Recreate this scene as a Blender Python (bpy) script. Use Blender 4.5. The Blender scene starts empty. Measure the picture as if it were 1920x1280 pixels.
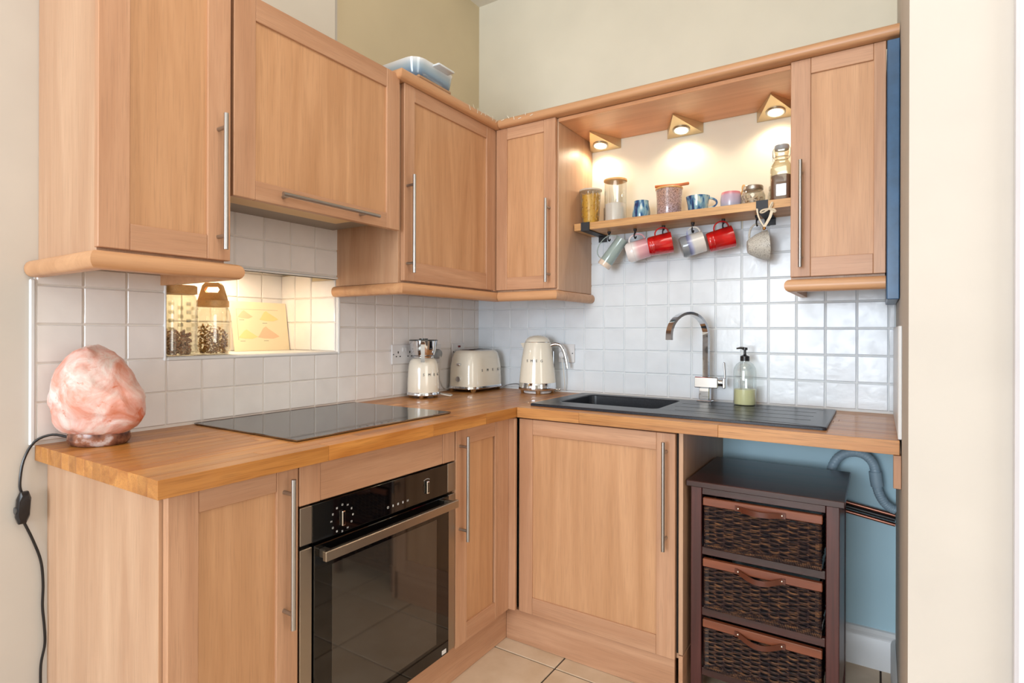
import bpy, bmesh, math, random
from mathutils import Vector, Matrix
R = random.Random(7)
PI = math.pi
scene = bpy.context.scene
COL = scene.collection

# ---------------------------------------------------------------- camera, world, lights, exposure
W_PX, H_PX = 1920.0, 1280.0
FPX = 1060.94
cam_d = bpy.data.cameras.new('camera'); cam = bpy.data.objects.new('camera', cam_d); COL.objects.link(cam)
cam_d.sensor_width = 36.0; cam_d.lens = 36.0 * FPX / W_PX
cam_d.shift_y = (622.31 - 640.0) / W_PX
cam_d.clip_start = 0.02
TH = 0.5745
cam.location = (1.83, -2.489, 1.235)
cam.rotation_mode = 'QUATERNION'
_m = Matrix.Rotation(TH, 4, 'Z') @ Matrix.Rotation(PI / 2, 4, 'X') @ Matrix.Rotation(0.0028, 4, 'Z')
cam.rotation_quaternion = _m.to_quaternion()
scene.camera = cam

world = bpy.data.worlds.new('world'); scene.world = world; world.use_nodes = True
world.node_tree.nodes['Background'].inputs[0].default_value = (0.75, 0.86, 1.0, 1)
world.node_tree.nodes['Background'].inputs[1].default_value = 0.6

def area(name, loc, target, sx, sy, energy, color):
    l = bpy.data.lights.new(name, 'AREA'); l.shape = 'RECTANGLE'; l.size = sx; l.size_y = sy
    l.energy = energy; l.color = color
    o = bpy.data.objects.new(name, l); COL.objects.link(o); o.location = loc
    o.rotation_euler = (Vector(target) - Vector(loc)).to_track_quat('-Z', 'Y').to_euler()
    return o
area('rear_window_daylight', (1.1, -7.12, 1.55), (0.95, 0, 1.45), 2.3, 2.1, 190, (0.84, 0.92, 1.0))
area('side_fill_light', (4.42, -2.6, 1.7), (0, -1.6, 1.3), 1.6, 1.7, 30, (1.0, 0.95, 0.86))  # added dim fill for the oven run, in place of bounced light
area('ceiling_fill_light', (1.5, -2.1, 2.95), (1.3, -1.9, 0), 1.2, 1.2, 15, (1.0, 0.93, 0.82))  # added warm overhead fill, no actual lamp hangs here

vs = scene.view_settings
vs.view_transform = 'Standard'; vs.look = 'None'; vs.exposure = 0.27; vs.gamma = 1.0; vs.use_curve_mapping = False

# ---------------------------------------------------------------- mesh helpers
class MB:
    def __init__(s): s.v = []; s.f = []; s.m = []; s.mi = 0
    def add(s, vs, fs):
        n = len(s.v); s.v += [tuple(v) for v in vs]
        s.f += [tuple(i + n for i in f) for f in fs]; s.m += [s.mi] * len(fs); return s
    def box(s, x0, x1, y0, y1, z0, z1, M=None):
        vs_ = [Vector((x, y, z)) for z in (z0, z1) for y in (y0, y1) for x in (x0, x1)]
        if M: vs_ = [M @ v for v in vs_]
        return s.add(vs_, [(0, 2, 3, 1), (4, 5, 7, 6), (0, 1, 5, 4), (2, 6, 7, 3), (0, 4, 6, 2), (1, 3, 7, 5)])
    def rbox(s, x0, x1, y0, y1, z0, z1, b=0.002, M=None, seg=1):
        bm = bmesh.new(); bmesh.ops.create_cube(bm, size=1)
        for v in bm.verts:
            v.co = Vector(((x0 + x1) / 2 + v.co.x * (x1 - x0), (y0 + y1) / 2 + v.co.y * (y1 - y0), (z0 + z1) / 2 + v.co.z * (z1 - z0)))
        bmesh.ops.bevel(bm, geom=list(bm.edges), offset=b, segments=seg, affect='EDGES', profile=0.5)
        if M: bm.transform(M)
        bm.verts.index_update()
        s.add([v.co for v in bm.verts], [[v.index for v in f.verts] for f in bm.faces]); bm.free(); return s
    def tube(s, pts, r, seg=8, cap=True, closed=False):
        pts = [Vector(p) for p in pts]; n = len(pts); rs = r if isinstance(r, (list, tuple)) else [r] * n
        up = None; vs_ = []
        for i, p in enumerate(pts):
            if closed: t = (pts[(i + 1) % n] - pts[i - 1]).normalized()
            else: t = (pts[min(i + 1, n - 1)] - pts[max(i - 1, 0)]).normalized()
            if up is None:
                up = Vector((0, 0, 1)) if abs(t.z) < .9 else Vector((1, 0, 0))
            a = (up - t * up.dot(t)).normalized(); b = t.cross(a); up = a
            for k in range(seg):
                w = 2 * PI * k / seg; vs_.append(p + (a * math.cos(w) + b * math.sin(w)) * rs[i])
        fs = []
        for i in range(n if closed else n - 1):
            j = (i + 1) % n
            for k in range(seg):
                k2 = (k + 1) % seg; fs.append((i * seg + k, i * seg + k2, j * seg + k2, j * seg + k))
        if cap and not closed:
            fs.append(tuple(range(seg))[::-1]); fs.append(tuple((n - 1) * seg + k for k in range(seg)))
        return s.add(vs_, fs)
    def band(s, pts, side, w, t, closed=False):
        """flat strap: rectangle of width w (along side) and thickness t swept along pts"""
        pts = [Vector(p) for p in pts]; n = len(pts); side = Vector(side).normalized(); vs_ = []
        for i, p in enumerate(pts):
            tg = (pts[min(i + 1, n - 1)] - pts[max(i - 1, 0)]).normalized(); nn = tg.cross(side).normalized()
            for a, b in ((-1, -1), (1, -1), (1, 1), (-1, 1)): vs_.append(p + side * (a * w / 2) + nn * (b * t / 2))
        fs = [(i * 4 + k, i * 4 + (k + 1) % 4, (i + 1) * 4 + (k + 1) % 4, (i + 1) * 4 + k) for i in range(n - 1) for k in range(4)]
        fs += [(3, 2, 1, 0), tuple((n - 1) * 4 + k for k in range(4))]
        return s.add(vs_, fs)
    def lathe(s, prof, c=(0, 0, 0), seg=32, M=None, sx=1, sy=1, p=2.0):
        c = Vector(c); vs_ = []; fs = []; n = len(prof)
        for (r, z) in prof:
            for k in range(seg):
                w = 2 * PI * k / seg; cx, sy_ = math.cos(w), math.sin(w)
                q = 1.0 if p == 2.0 else (abs(cx) ** p + abs(sy_) ** p) ** (-1.0 / p)
                vs_.append(Vector((r * q * cx * sx, r * q * sy_ * sy, z)))
        vs_ = [(M @ v if M else v) + c for v in vs_]
        for i in range(n - 1):
            for k in range(seg):
                k2 = (k + 1) % seg; fs.append((i * seg + k, i * seg + k2, (i + 1) * seg + k2, (i + 1) * seg + k))
        if prof[0][0] > 1e-5: fs.append(tuple(range(seg))[::-1])
        if prof[-1][0] > 1e-5: fs.append(tuple((n - 1) * seg + k for k in range(seg)))
        return s.add(vs_, fs)
    def cyl(s, p0, p1, r, seg=16): return s.tube([p0, p1], r, seg)
    def prism(s, poly, fn, a, b):
        """poly = 2D outline, fn(u, v, d) -> 3D, extruded from d=a to d=b"""
        n = len(poly); vs_ = [Vector(fn(u, v, a)) for u, v in poly] + [Vector(fn(u, v, b)) for u, v in poly]
        return s.add(vs_, [tuple(range(n))[::-1], tuple(range(n, 2 * n))] + [(i, (i + 1) % n, n + (i + 1) % n, n + i) for i in range(n)])
    def sweep(s, path, prof):
        """closed profile [(outward offset, z)] mitred along a 2D path; outward = right-hand side of travel"""
        n = len(path); m = len(prof); vs_ = []
        for i in range(n):
            p = Vector(path[i])
            d0 = (p - Vector(path[i - 1])).normalized() if i else None
            d1 = (Vector(path[i + 1]) - p).normalized() if i < n - 1 else None
            n0 = Vector((d0.y, -d0.x)) if d0 else None; n1 = Vector((d1.y, -d1.x)) if d1 else None
            if n0 is None: mt = n1
            elif n1 is None: mt = n0
            else: mt = (n0 + n1) / (1 + n0.dot(n1))
            for o, z in prof: q = p + mt * o; vs_.append((q.x, q.y, z))
        fs = [(i * m + k, i * m + (k + 1) % m, (i + 1) * m + (k + 1) % m, (i + 1) * m + k) for i in range(n - 1) for k in range(m)]
        fs += [tuple(range(m))[::-1], tuple((n - 1) * m + k for k in range(m))]
        return s.add(vs_, fs)
    def ball(s, c, r, sub=1, sc=(1, 1, 1), M=None):
        bm = bmesh.new(); bmesh.ops.create_icosphere(bm, subdivisions=sub, radius=1)
        vs_ = []
        for v in bm.verts:
            q = Vector((v.co.x * r * sc[0], v.co.y * r * sc[1], v.co.z * r * sc[2]))
            vs_.append((M @ q if M else q) + Vector(c))
        s.add(vs_, [[v.index for v in f.verts] for f in bm.faces]); bm.free(); return s

WL = {}
def wl(o): return WL.get(o.name, Vector((0, 0, 0))) if o else Vector((0, 0, 0))
def mesh(name, mb, mats, off=Vector((0, 0, 0)), sm=35):
    me = bpy.data.meshes.new(name)
    me.from_pydata([tuple(Vector(v) - off) for v in mb.v], [], mb.f)
    for m in (mats if isinstance(mats, (list, tuple)) else [mats]): me.materials.append(m)
    me.polygons.foreach_set('material_index', mb.m)
    bm = bmesh.new(); bm.from_mesh(me); bmesh.ops.recalc_face_normals(bm, faces=bm.faces); bm.to_mesh(me); bm.free()
    if sm:
        me.polygons.foreach_set('use_smooth', [True] * len(me.polygons))
        me.set_sharp_from_angle(angle=math.radians(sm))
    me.update(); return me
def obj(name, mb, mats, parent=None, label=None, kind=None, sm=35, at=None):
    """link mb (world coordinates) as one object; its origin sits at `at` or at its parent's origin"""
    w = Vector(at) if at is not None else wl(parent)
    o = bpy.data.objects.new(name, mesh(name, mb, mats, w, sm)); COL.objects.link(o)
    if parent: o.parent = parent
    o.location = w - wl(parent); WL[o.name] = w
    if label: o['label'] = label
    if kind: o['kind'] = kind
    return o
def tag(o, label, cat, group=None):
    o['label'] = label; o['category'] = cat
    if group: o['group'] = group
    return o
def thing(name, label, cat, loc=(0, 0, 0), group=None):
    o = bpy.data.objects.new(name, None); COL.objects.link(o); o.location = loc; o.empty_display_size = .05
    WL[o.name] = Vector(loc); return tag(o, label, cat, group)
def copy_tree(o, parent=None):
    c = o.copy(); COL.objects.link(c); WL[c.name] = wl(o)
    if parent: c.parent = parent
    for ch in list(o.children): copy_tree(ch, c)
    return c
def text_mb(mb, s, size, M, depth=0.0006):
    cu = bpy.data.curves.new('t', 'FONT'); cu.body = s; cu.size = size; cu.align_x = 'CENTER'; cu.align_y = 'CENTER'; cu.extrude = depth; cu.resolution_u = 2
    o = bpy.data.objects.new('t', cu); COL.objects.link(o)
    me = bpy.data.meshes.new_from_object(o.evaluated_get(bpy.context.evaluated_depsgraph_get()))
    mb.add([M @ v.co for v in me.vertices], [tuple(p.vertices) for p in me.polygons])
    bpy.data.objects.remove(o); bpy.data.curves.remove(cu); bpy.data.meshes.remove(me); return mb
def frame_m(origin, xd, yd):
    x = Vector(xd).normalized(); y = Vector(yd).normalized(); z = x.cross(y)
    return Matrix(((x.x, y.x, z.x, origin[0]), (x.y, y.y, z.y, origin[1]), (x.z, y.z, z.z, origin[2]), (0, 0, 0, 1)))

# ---------------------------------------------------------------- materials
def lin(c):
    return tuple([(x / 255 / 12.92 if x / 255 <= .04045 else ((x / 255 + .055) / 1.055) ** 2.4) for x in c]) + (1,)
def pm(name, col, rough=.5, metal=0, **k):
    m = bpy.data.materials.new(name); m.use_nodes = True; b = m.node_tree.nodes['Principled BSDF']
    b.inputs['Base Color'].default_value = lin(col); b.inputs['Roughness'].default_value = rough; b.inputs['Metallic'].default_value = metal
    for kk, v in k.items(): b.inputs[kk.replace('_', ' ')].default_value = v
    return m
def nd(m, t, **k):
    n = m.node_tree.nodes.new(t)
    for a, v in k.items():
        if a in n.inputs: n.inputs[a].default_value = v
        else: setattr(n, a, v)
    return n
def lk(m, a, b): m.node_tree.links.new(a, b)
def coords(m, scale=(1, 1, 1), rnd=True):
    tc = nd(m, 'ShaderNodeTexCoord'); mp = nd(m, 'ShaderNodeMapping'); mp.inputs['Scale'].default_value = scale
    if rnd:
        oi = nd(m, 'ShaderNodeObjectInfo'); mu = nd(m, 'ShaderNodeVectorMath', operation='SCALE'); cb = nd(m, 'ShaderNodeCombineXYZ')
        for i in range(3): lk(m, oi.outputs['Random'], cb.inputs[i])
        lk(m, cb.outputs[0], mu.inputs[0]); mu.inputs['Scale'].default_value = 17.3
        ad = nd(m, 'ShaderNodeVectorMath', operation='ADD'); lk(m, tc.outputs['Object'], ad.inputs[0]); lk(m, mu.outputs[0], ad.inputs[1]); lk(m, ad.outputs[0], mp.inputs[0])
    else: lk(m, tc.outputs['Object'], mp.inputs[0])
    return mp.outputs[0]
def noise(m, vec, scale, detail=3, rough=.55, dist=0):
    n = nd(m, 'ShaderNodeTexNoise'); n.inputs['Scale'].default_value = scale; n.inputs['Detail'].default_value = detail
    n.inputs['Roughness'].default_value = rough; n.inputs['Distortion'].default_value = dist; lk(m, vec, n.inputs['Vector']); return n.outputs['Fac']
def ramp(m, fac, stops):
    r = nd(m, 'ShaderNodeValToRGB'); e = r.color_ramp.elements
    while len(e) < len(stops): e.new(.5)
    for i, (p, c) in enumerate(stops): e[i].position = p; e[i].color = lin(c) if len(c) == 3 else c
    lk(m, fac, r.inputs[0]); return r.outputs[0]
def mixc(m, fac, a, b, mode='MIX'):
    n = nd(m, 'ShaderNodeMix', data_type='RGBA', blend_type=mode)
    for s_, v in ((n.inputs[0], fac), (n.inputs[6], a), (n.inputs[7], b)):
        if isinstance(v, (int, float)): s_.default_value = v
        elif isinstance(v, tuple): s_.default_value = v
        else: lk(m, v, s_)
    return n.outputs[2]
def bump(m, h, strength=.2, dist=.001):
    b = nd(m, 'ShaderNodeBump'); b.inputs['Strength'].default_value = strength; b.inputs['Distance'].default_value = dist
    lk(m, h, b.inputs['Height']); lk(m, b.outputs[0], m.node_tree.nodes['Principled BSDF'].inputs['Normal'])
def base(m): return m.node_tree.nodes['Principled BSDF'].inputs['Base Color']

def wood(name, light, dark, grain='z', rough=.42, streak=.5, vary=.12, big=1.0, coat=0.0):
    """veneer: long soft figure along the grain, fine pores, and a tone of its own per piece"""
    m = pm(name, light, rough)
    s1 = {'z': (1, 1, .07), 'y': (1, .07, 1), 'x': (.07, 1, 1)}[grain]
    s2 = {'z': (1, 1, .03), 'y': (1, .03, 1), 'x': (.03, 1, 1)}[grain]
    v1 = coords(m, s1); v2 = coords(m, s2)
    a = noise(m, v1, 16 * big, 3, .55, .9); b = noise(m, v2, 330, 2, .6); c = noise(m, v1, 55 * big, 2, .5, .3)
    ca = ramp(m, a, [(.33, dark), (.66, light)])
    dk = tuple(x * .78 for x in dark)
    cb_ = mixc(m, ramp(m, b, [(.50, (0, 0, 0, 1)), (.72, (streak * .6, streak * .6, streak * .6, 1))]), ca, lin(dk))
    cc = mixc(m, ramp(m, c, [(.5, (0, 0, 0, 1)), (.8, (.35, .35, .35, 1))]), cb_, lin(dark))
    oi = nd(m, 'ShaderNodeObjectInfo'); mr = nd(m, 'ShaderNodeMapRange'); mr.inputs['To Min'].default_value = 1 - vary; mr.inputs['To Max'].default_value = 1 + vary
    lk(m, oi.outputs['Random'], mr.inputs['Value'])
    hs = nd(m, 'ShaderNodeHueSaturation'); lk(m, mr.outputs[0], hs.inputs['Value']); lk(m, cc, hs.inputs['Color'])
    lk(m, hs.outputs[0], base(m)); bump(m, b, .05, .0005)
    m.node_tree.nodes['Principled BSDF'].inputs['Coat Weight'].default_value = coat
    return m
BF = ((200, 156, 124), (182, 136, 104)); BPn = ((207, 160, 120), (186, 138, 98))
beech_v = wood('beech_frame_upright', *BF, 'z', vary=.04); beech_y = wood('beech_frame_along_y', *BF, 'y', vary=.04); beech_x = wood('beech_frame_along_x', *BF, 'x', vary=.04)
beech_p = wood('beech_panel', *BPn, 'z', vary=.03, big=.8)
beech_side = wood('beech_side_panel', (204, 168, 138), (184, 144, 114), 'z', vary=.03, big=.7)
beech_mould_x = wood('beech_moulding_x', (210, 162, 120), (192, 142, 102), 'x', .35, .3, .02); beech_mould_y = wood('beech_moulding_y', (210, 162, 120), (192, 142, 102), 'y', .35, .3, .02)
beech_board = wood('beech_board_x', (214, 160, 118), (198, 142, 102), 'x', .3, .3, .02)
oak_y = wood('oak_stave_y', (204, 142, 72), (168, 104, 42), 'y', .38, .9, .16, 1.2, .15)
oak_x = wood('oak_stave_x', (208, 152, 92), (172, 112, 60), 'x', .38, .9, .16, 1.2, .15)
oak_shelf = wood('oak_shelf', (222, 176, 118), (184, 134, 82), 'x', .45, .9, .04, 1.3)
pale_wood = wood('pale_wood_lid', (230, 184, 120), (208, 156, 94), 'x', .45, .5, .04)
spoon_wood = wood('cherry_wood_spoon', (214, 130, 70), (188, 100, 48), 'x', .4, .4, .04)
dark_wood = wood('dark_stained_wood', (70, 34, 30), (42, 20, 19), 'x', .28, .5, .10, 1, .2)
dark_wood_z = wood('dark_stained_wood_upright', (92, 46, 42), (62, 30, 28), 'z', .34, .5, .08, 1, .1)
rail_wood = wood('basket_rail_wood', (140, 78, 50), (108, 56, 36), 'x', .35, .5, .08)

def wall_paint(name, col, rough=.85, b=.06):
    m = pm(name, col, rough); v = coords(m, rnd=False); n = noise(m, v, 2.2, 3); n2 = noise(m, v, 160, 2)
    c2 = tuple(x * .965 for x in col)
    lk(m, ramp(m, n, [(.35, c2), (.65, col)]), base(m)); bump(m, n2, b, .001); return m
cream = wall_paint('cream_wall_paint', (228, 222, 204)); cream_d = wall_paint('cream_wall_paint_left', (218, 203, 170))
offwhite = wall_paint('off_white_wall_paint', (206, 200, 192)); ceil_m = wall_paint('ceiling_paint', (238, 234, 224))
blue_wall = wall_paint('pale_blue_wall_paint', (186, 220, 234), .7); white_gloss = wall_paint('white_gloss_trim', (226, 228, 230), .35, .02)
grout = pm('grout', (228, 222, 216), .9)
grout_r = pm('grout_grey', (222, 228, 232), .9)
def glaze(name, col):
    m = pm(name, col, .16); v = coords(m); n = noise(m, v, 26, 2); n2 = noise(m, v, 9, 2)
    lk(m, ramp(m, n2, [(.3, tuple(x * .965 for x in col)), (.7, col)]), base(m)); bump(m, n, .22, .0035)
    lk(m, ramp(m, n, [(.3, (.14, .14, .14, 1)), (.7, (.26, .26, .26, 1))]), m.node_tree.nodes['Principled BSDF'].inputs['Roughness'])
    return m
tile_m = glaze('white_glazed_tile', (240, 237, 236)); tile_r = glaze('cool_white_glazed_tile', (228, 236, 244))
floor_m = pm('cream_floor_tile', (214, 192, 166), .4); _v = coords(floor_m)
lk(floor_m, mixc(floor_m, ramp(floor_m, noise(floor_m, _v, 7, 4), [(.35, (0, 0, 0, 1)), (.7, (1, 1, 1, 1))]), lin((204, 180, 152)), lin((222, 202, 178))), base(floor_m)); bump(floor_m, noise(floor_m, _v, 60, 2), .08)
floor_grout = pm('dark_floor_grout', (62, 48, 42), .9)
steel = pm('brushed_steel', (176, 174, 172), .33, 1); steel_d = pm('brushed_steel_oven', (168, 158, 146), .34, 1); chrome = pm('chrome', (225, 228, 232), .05, 1)
blackglass = pm('black_glass', (6, 6, 7), .04, 0, Specular_IOR_Level=.6); hobglass = pm('hob_glass', (12, 12, 13), .04, 0, IOR=2.6, Specular_IOR_Level=.9)
smoked = pm('smoked_oven_glass', (52, 47, 42), .05, 0, IOR=1.8)
blackplast = pm('black_plastic', (22, 22, 26), .3); darkgap = pm('dark_void', (20, 16, 14), .9); white_print = pm('white_print', (225, 225, 225), .5); grey_print = pm('dark_grey_print', (70, 72, 74), .4)
sink_m = pm('black_composite', (34, 38, 46), .30, 0, Specular_IOR_Level=.35); _v = coords(sink_m); lk(sink_m, ramp(sink_m, noise(sink_m, _v, 900, 1), [(.5, (30, 34, 42)), (.75, (72, 78, 88))]), base(sink_m))
cream_enamel = pm('cream_enamel', (240, 234, 218), .14, 0, Coat_Weight=.6)
iron = pm('black_iron', (48, 50, 54), .5, .4)
plate_white = pm('white_plastic', (226, 226, 228), .3); grey_plast = pm('grey_plastic', (150, 156, 160), .4); red_neon = pm('dark_red_neon', (120, 12, 22), .2)
cable_white = pm('white_cable', (214, 212, 206), .4); cable_grey = pm('grey_cable', (128, 134, 140), .4)
hose_m = pm('grey_hose', (146, 170, 186), .45); copper = pm('copper_pipe', (160, 110, 94), .35, 1); pipe_black = pm('black_pipe', (24, 22, 24), .4)
blue_panel = pm('slate_blue_board', (38, 82, 122), .32); _v = coords(blue_panel); lk(blue_panel, ramp(blue_panel, noise(blue_panel, _v, 14, 4), [(.3, (34, 74, 110)), (.7, (44, 92, 136))]), base(blue_panel))
leather = pm('brown_leather', (88, 42, 26), .3); rivet_m = pm('silver_rivet', (220, 214, 206), .25, 1)
wick = pm('dark_wicker', (44, 30, 26), .28); _v = coords(wick, (9, 9, 60), rnd=False); lk(wick, ramp(wick, noise(wick, _v, 3.0, 3, .6), [(.38, (26, 24, 32)), (.52, (62, 46, 44)), (.70, (140, 98, 66))]), base(wick))

def glass(name, tint=(1, 1, 1), f=.09):
    m = bpy.data.materials.new(name); m.use_nodes = True; nt = m.node_tree; nt.nodes.remove(nt.nodes['Principled BSDF'])
    tr = nd(m, 'ShaderNodeBsdfTransparent'); tr.inputs[0].default_value = (*tint, 1); gl = nd(m, 'ShaderNodeBsdfGlossy'); gl.inputs['Roughness'].default_value = .03
    lw = nd(m, 'ShaderNodeLayerWeight'); lw.inputs[0].default_value = .35; mr = nd(m, 'ShaderNodeMapRange'); mr.inputs['To Min'].default_value = f; mr.inputs['To Max'].default_value = .75
    pw = nd(m, 'ShaderNodeMath', operation='POWER'); pw.inputs[1].default_value = 2.2; lk(m, lw.outputs['Facing'], pw.inputs[0]); lk(m, pw.outputs[0], mr.inputs['Value'])
    mx = nd(m, 'ShaderNodeMixShader'); lk(m, mr.outputs[0], mx.inputs[0]); lk(m, tr.outputs[0], mx.inputs[1]); lk(m, gl.outputs[0], mx.inputs[2]); lk(m, mx.outputs[0], nt.nodes['Material Output'].inputs[0]); return m
clear = glass('clear_glass', (.95, .96, .95)); clear_w = glass('warm_clear_glass', (.93, .92, .86)); 
frost = pm('frosted_plastic', (214, 224, 226), .35, 0, Transmission_Weight=.75, IOR=1.2); soap_m = pm('pale_yellow_soap', (244, 240, 190), .25, 0, Subsurface_Weight=.0)
def emit(name, col, st):
    m = bpy.data.materials.new(name); m.use_nodes = True; nt = m.node_tree; nt.nodes.remove(nt.nodes['Principled BSDF']); e = nd(m, 'ShaderNodeEmission')
    e.inputs[0].default_value = lin(col); e.inputs[1].default_value = st; lk(m, e.outputs[0], nt.nodes['Material Output'].inputs[0]); return m
bulb = emit('lit_lamp_glass', (255, 226, 170), 9.0)
brass_satin = pm('satin_nickel', (214, 196, 160), .38, .85)

# ---------------------------------------------------------------- room shell
ZC = 3.003; YB = -7.25; XR = 4.5; XP = 1.885; YP = -1.0
NY0, NY1, NZ0, NZ1, ND = -1.613, -0.962, 1.155, 1.444, -0.355; NZC = 1.500     # niche in the left wall
mb = MB(); mb.mi = 0
for (a, b, c, d, mi) in ((-7.25, NY0, 0, ZC, 1), (NY1, 0, 0, ZC, 0), (NY0, NY1, 0, NZ0, 1), (NY0, NY1, NZC, ZC, 1)):
    mb.mi = mi; mb.box(-.42, 0, a, b, c, d)
mb.mi = 1; mb.box(-.42, ND, NY0, NY1, NZ0, NZC)
mb.box(-.022, 0, NY0, NY1, NZ1, NZC)
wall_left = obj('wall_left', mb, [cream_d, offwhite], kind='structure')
mb = MB(); mb.mi = 0; mb.box(-.42, 2.4, 0, .15, .93, ZC); mb.mi = 1; mb.box(-.42, 2.4, 0, .15, 0, .93)
wall_back = obj('wall_back', mb, [cream, blue_wall], kind='structure')
mb = MB(); mb.box(XP, 2.06, YP, 0, 0, ZC); mb.box(2.06, XR, YP, YP + .2, 0, ZC)
obj('wall_right', mb, offwhite, kind='structure')
mb = MB(); mb.box(-.42, XR, YB - .15, YB, 0, .45); mb.box(-.42, XR, YB - .15, YB, 2.65, ZC); mb.box(-.42, -.1, YB - .15, YB, .45, 2.65); mb.box(2.3, XR, YB - .15, YB, .45, 2.65)
obj('wall_front', mb, offwhite, kind='structure')
mb = MB(); mb.box(XR, XR + .15, YB, YP + .2, 0, .8); mb.box(XR, XR + .15, YB, YP + .2, 2.6, ZC); mb.box(XR, XR + .15, YB, -3.45, .8, 2.6); mb.box(XR, XR + .15, -1.75, YP + .2, .8, 2.6)
obj('wall_side', mb, offwhite, kind='structure')
obj('ceiling', MB().box(-.42, XR, YB, .15, ZC, ZC + .1), ceil_m, kind='structure')
obj('trim_1', MB().rbox(2.055, 2.135, YP - .03, YP, 0, ZC - .002, .006), wall_paint('pale_lilac_gloss', (226, 226, 234), .4), kind='structure', label='pale painted door lining at the far right edge')
obj('trim_2', MB().box(0, .014, -7.24, -.985, 2.19, ZC - .001), wall_paint('chimney_breast_paint', (228, 221, 208)), kind='structure', label='slightly proud paler plaster above the cooker hood')
obj('trim_3', MB().rbox(0, .011, -1.945, -1.933, .94, 1.368, .003), white_gloss, kind='structure', label='white plastic edging strip at the end of the tiles')
mb = MB(); mb.rbox(-.02, .012, NY0, NY1, NZ0 - .012, NZ0, .004); mb.rbox(-.02, .012, NY1 - .001, NY1 + .012, NZ0 - .012, NZ1 + .01, .004); mb.rbox(-.02, .011, NY0 - .008, NY0, NZ0 - .012, NZ1 + .01, .003); mb.rbox(-.02, .012, NY0, NY1, NZ1, NZ1 + .008, .003)
obj('trim_4', mb, white_gloss, kind='structure', label='white edging around the tiled niche')
floor = obj('floor', MB().box(-.42, XR, YB, .15, -.1, -.004), floor_grout, kind='structure')
GX, GY, P_ = .835, -.657, .335
def bevel_tile(w, h, t, b):   # top face proud at z=t, sloped lip
    m_ = MB(); x0, x1, y0, y1 = -w / 2, w / 2, -h / 2, h / 2
    m_.add([(x0, y0, 0), (x1, y0, 0), (x1, y1, 0), (x0, y1, 0), (x0, y0, t - b), (x1, y0, t - b), (x1, y1, t - b), (x0, y1, t - b), (x0 + b, y0 + b, t), (x1 - b, y0 + b, t), (x1 - b, y1 - b, t), (x0 + b, y1 - b, t)],
           [(0, 1, 5, 4), (1, 2, 6, 5), (2, 3, 7, 6), (3, 0, 4, 7), (4, 5, 9, 8), (5, 6, 10, 9), (6, 7, 11, 10), (7, 4, 8, 11), (8, 9, 10, 11)])
    return m_
ft_me = mesh('tile', bevel_tile(P_ - .006, P_ - .006, .0045, .0015), floor_m)
for i in range(-1, 9):
    for j in range(-20, 2):
        o = bpy.data.objects.new('tile', ft_me); COL.objects.link(o); o.parent = floor
        o.location = (GX + (i - .5) * P_, GY + (j + .5) * P_, -.0045 + R.uniform(0, .0006)); o.rotation_euler = (R.uniform(-.0015, .0015), R.uniform(-.0015, .0015), 0)

# ---------------------------------------------------------------- wall tiles (each one an uneven pillowed tile)
def tile_mesh(w, h, mat, seed, t=.0075):
    rr = random.Random(seed); n = 6; m_ = MB(); us = [-.5, -.475, -.2, .2, .475, .5]; V = []
    jit = {}
    for j, v in enumerate(us):
        for i, u in enumerate(us):
            e = (i in (0, n - 1)) or (j in (0, n - 1))
            z = t * (.62 if e else 1) + (rr.uniform(-.0003, .0003))
            dx = rr.uniform(-.0007, .0007) if e else 0; dy = rr.uniform(-.0007, .0007) if e else 0
            V.append((u * w + dx, v * h + dy, z))
    fs = [(j * n + i, j * n + i + 1, (j + 1) * n + i + 1, (j + 1) * n + i) for j in range(n - 1) for i in range(n - 1)]
    ring = [i for i in range(n)] + [j * n + n - 1 for j in range(1, n)] + [(n - 1) * n + i for i in range(n - 2, -1, -1)] + [j * n for j in range(n - 2, 0, -1)]
    k0 = len(V); V += [(V[r][0], V[r][1], 0) for r in ring]; L = len(ring)
    fs += [(k0 + a, k0 + (a + 1) % L, ring[(a + 1) % L], ring[a]) for a in range(L)]
    m_.add(V, fs); return mesh('tile', m_, mat, sm=22)
TC = {}
def put_tile(parent, plane, u0, u1, z0, z1, f, mat, gap):
    w, h = u1 - u0 - gap, z1 - z0 - gap
    if w < .008 or h < .008: return
    key = (round(w, 3), round(h, 3), mat.name, R.randrange(5))
    if key not in TC: TC[key] = tile_mesh(w, h, mat, len(TC))
    o = bpy.data.objects.new('tile', TC[key]); COL.objects.link(o); o.parent = parent
    uc, zc = (u0 + u1) / 2, (z0 + z1) / 2; t = R.uniform(-.008, .008), R.uniform(-.008, .008)
    if plane == 'x': M_ = frame_m((f, uc, zc), (0, 1, 0), (0, 0, 1))       # faces +x
    elif plane == 'y': M_ = frame_m((uc, f, zc), (1, 0, 0), (0, 0, 1))     # faces -y
    elif plane == 'z': M_ = frame_m((f, uc, zc), (1, 0, 0), (0, 1, 0))
    o.matrix_world = M_ @ Matrix.Rotation(t[0], 4, 'X') @ Matrix.Rotation(t[1], 4, 'Y')
    o.location = M_.translation
ROW = [.947 + .1018 * k for k in range(-1, 9)]
colL = [-1.932, -1.828, -1.722, NY0] + [NY0 + (NY1 - NY0) / 6 * k for k in range(1, 6)] + [NY1] + [-.866, -.759, -.655, -.552, -.453, -.352, -.25, -.147, -.044, -.004]
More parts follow.
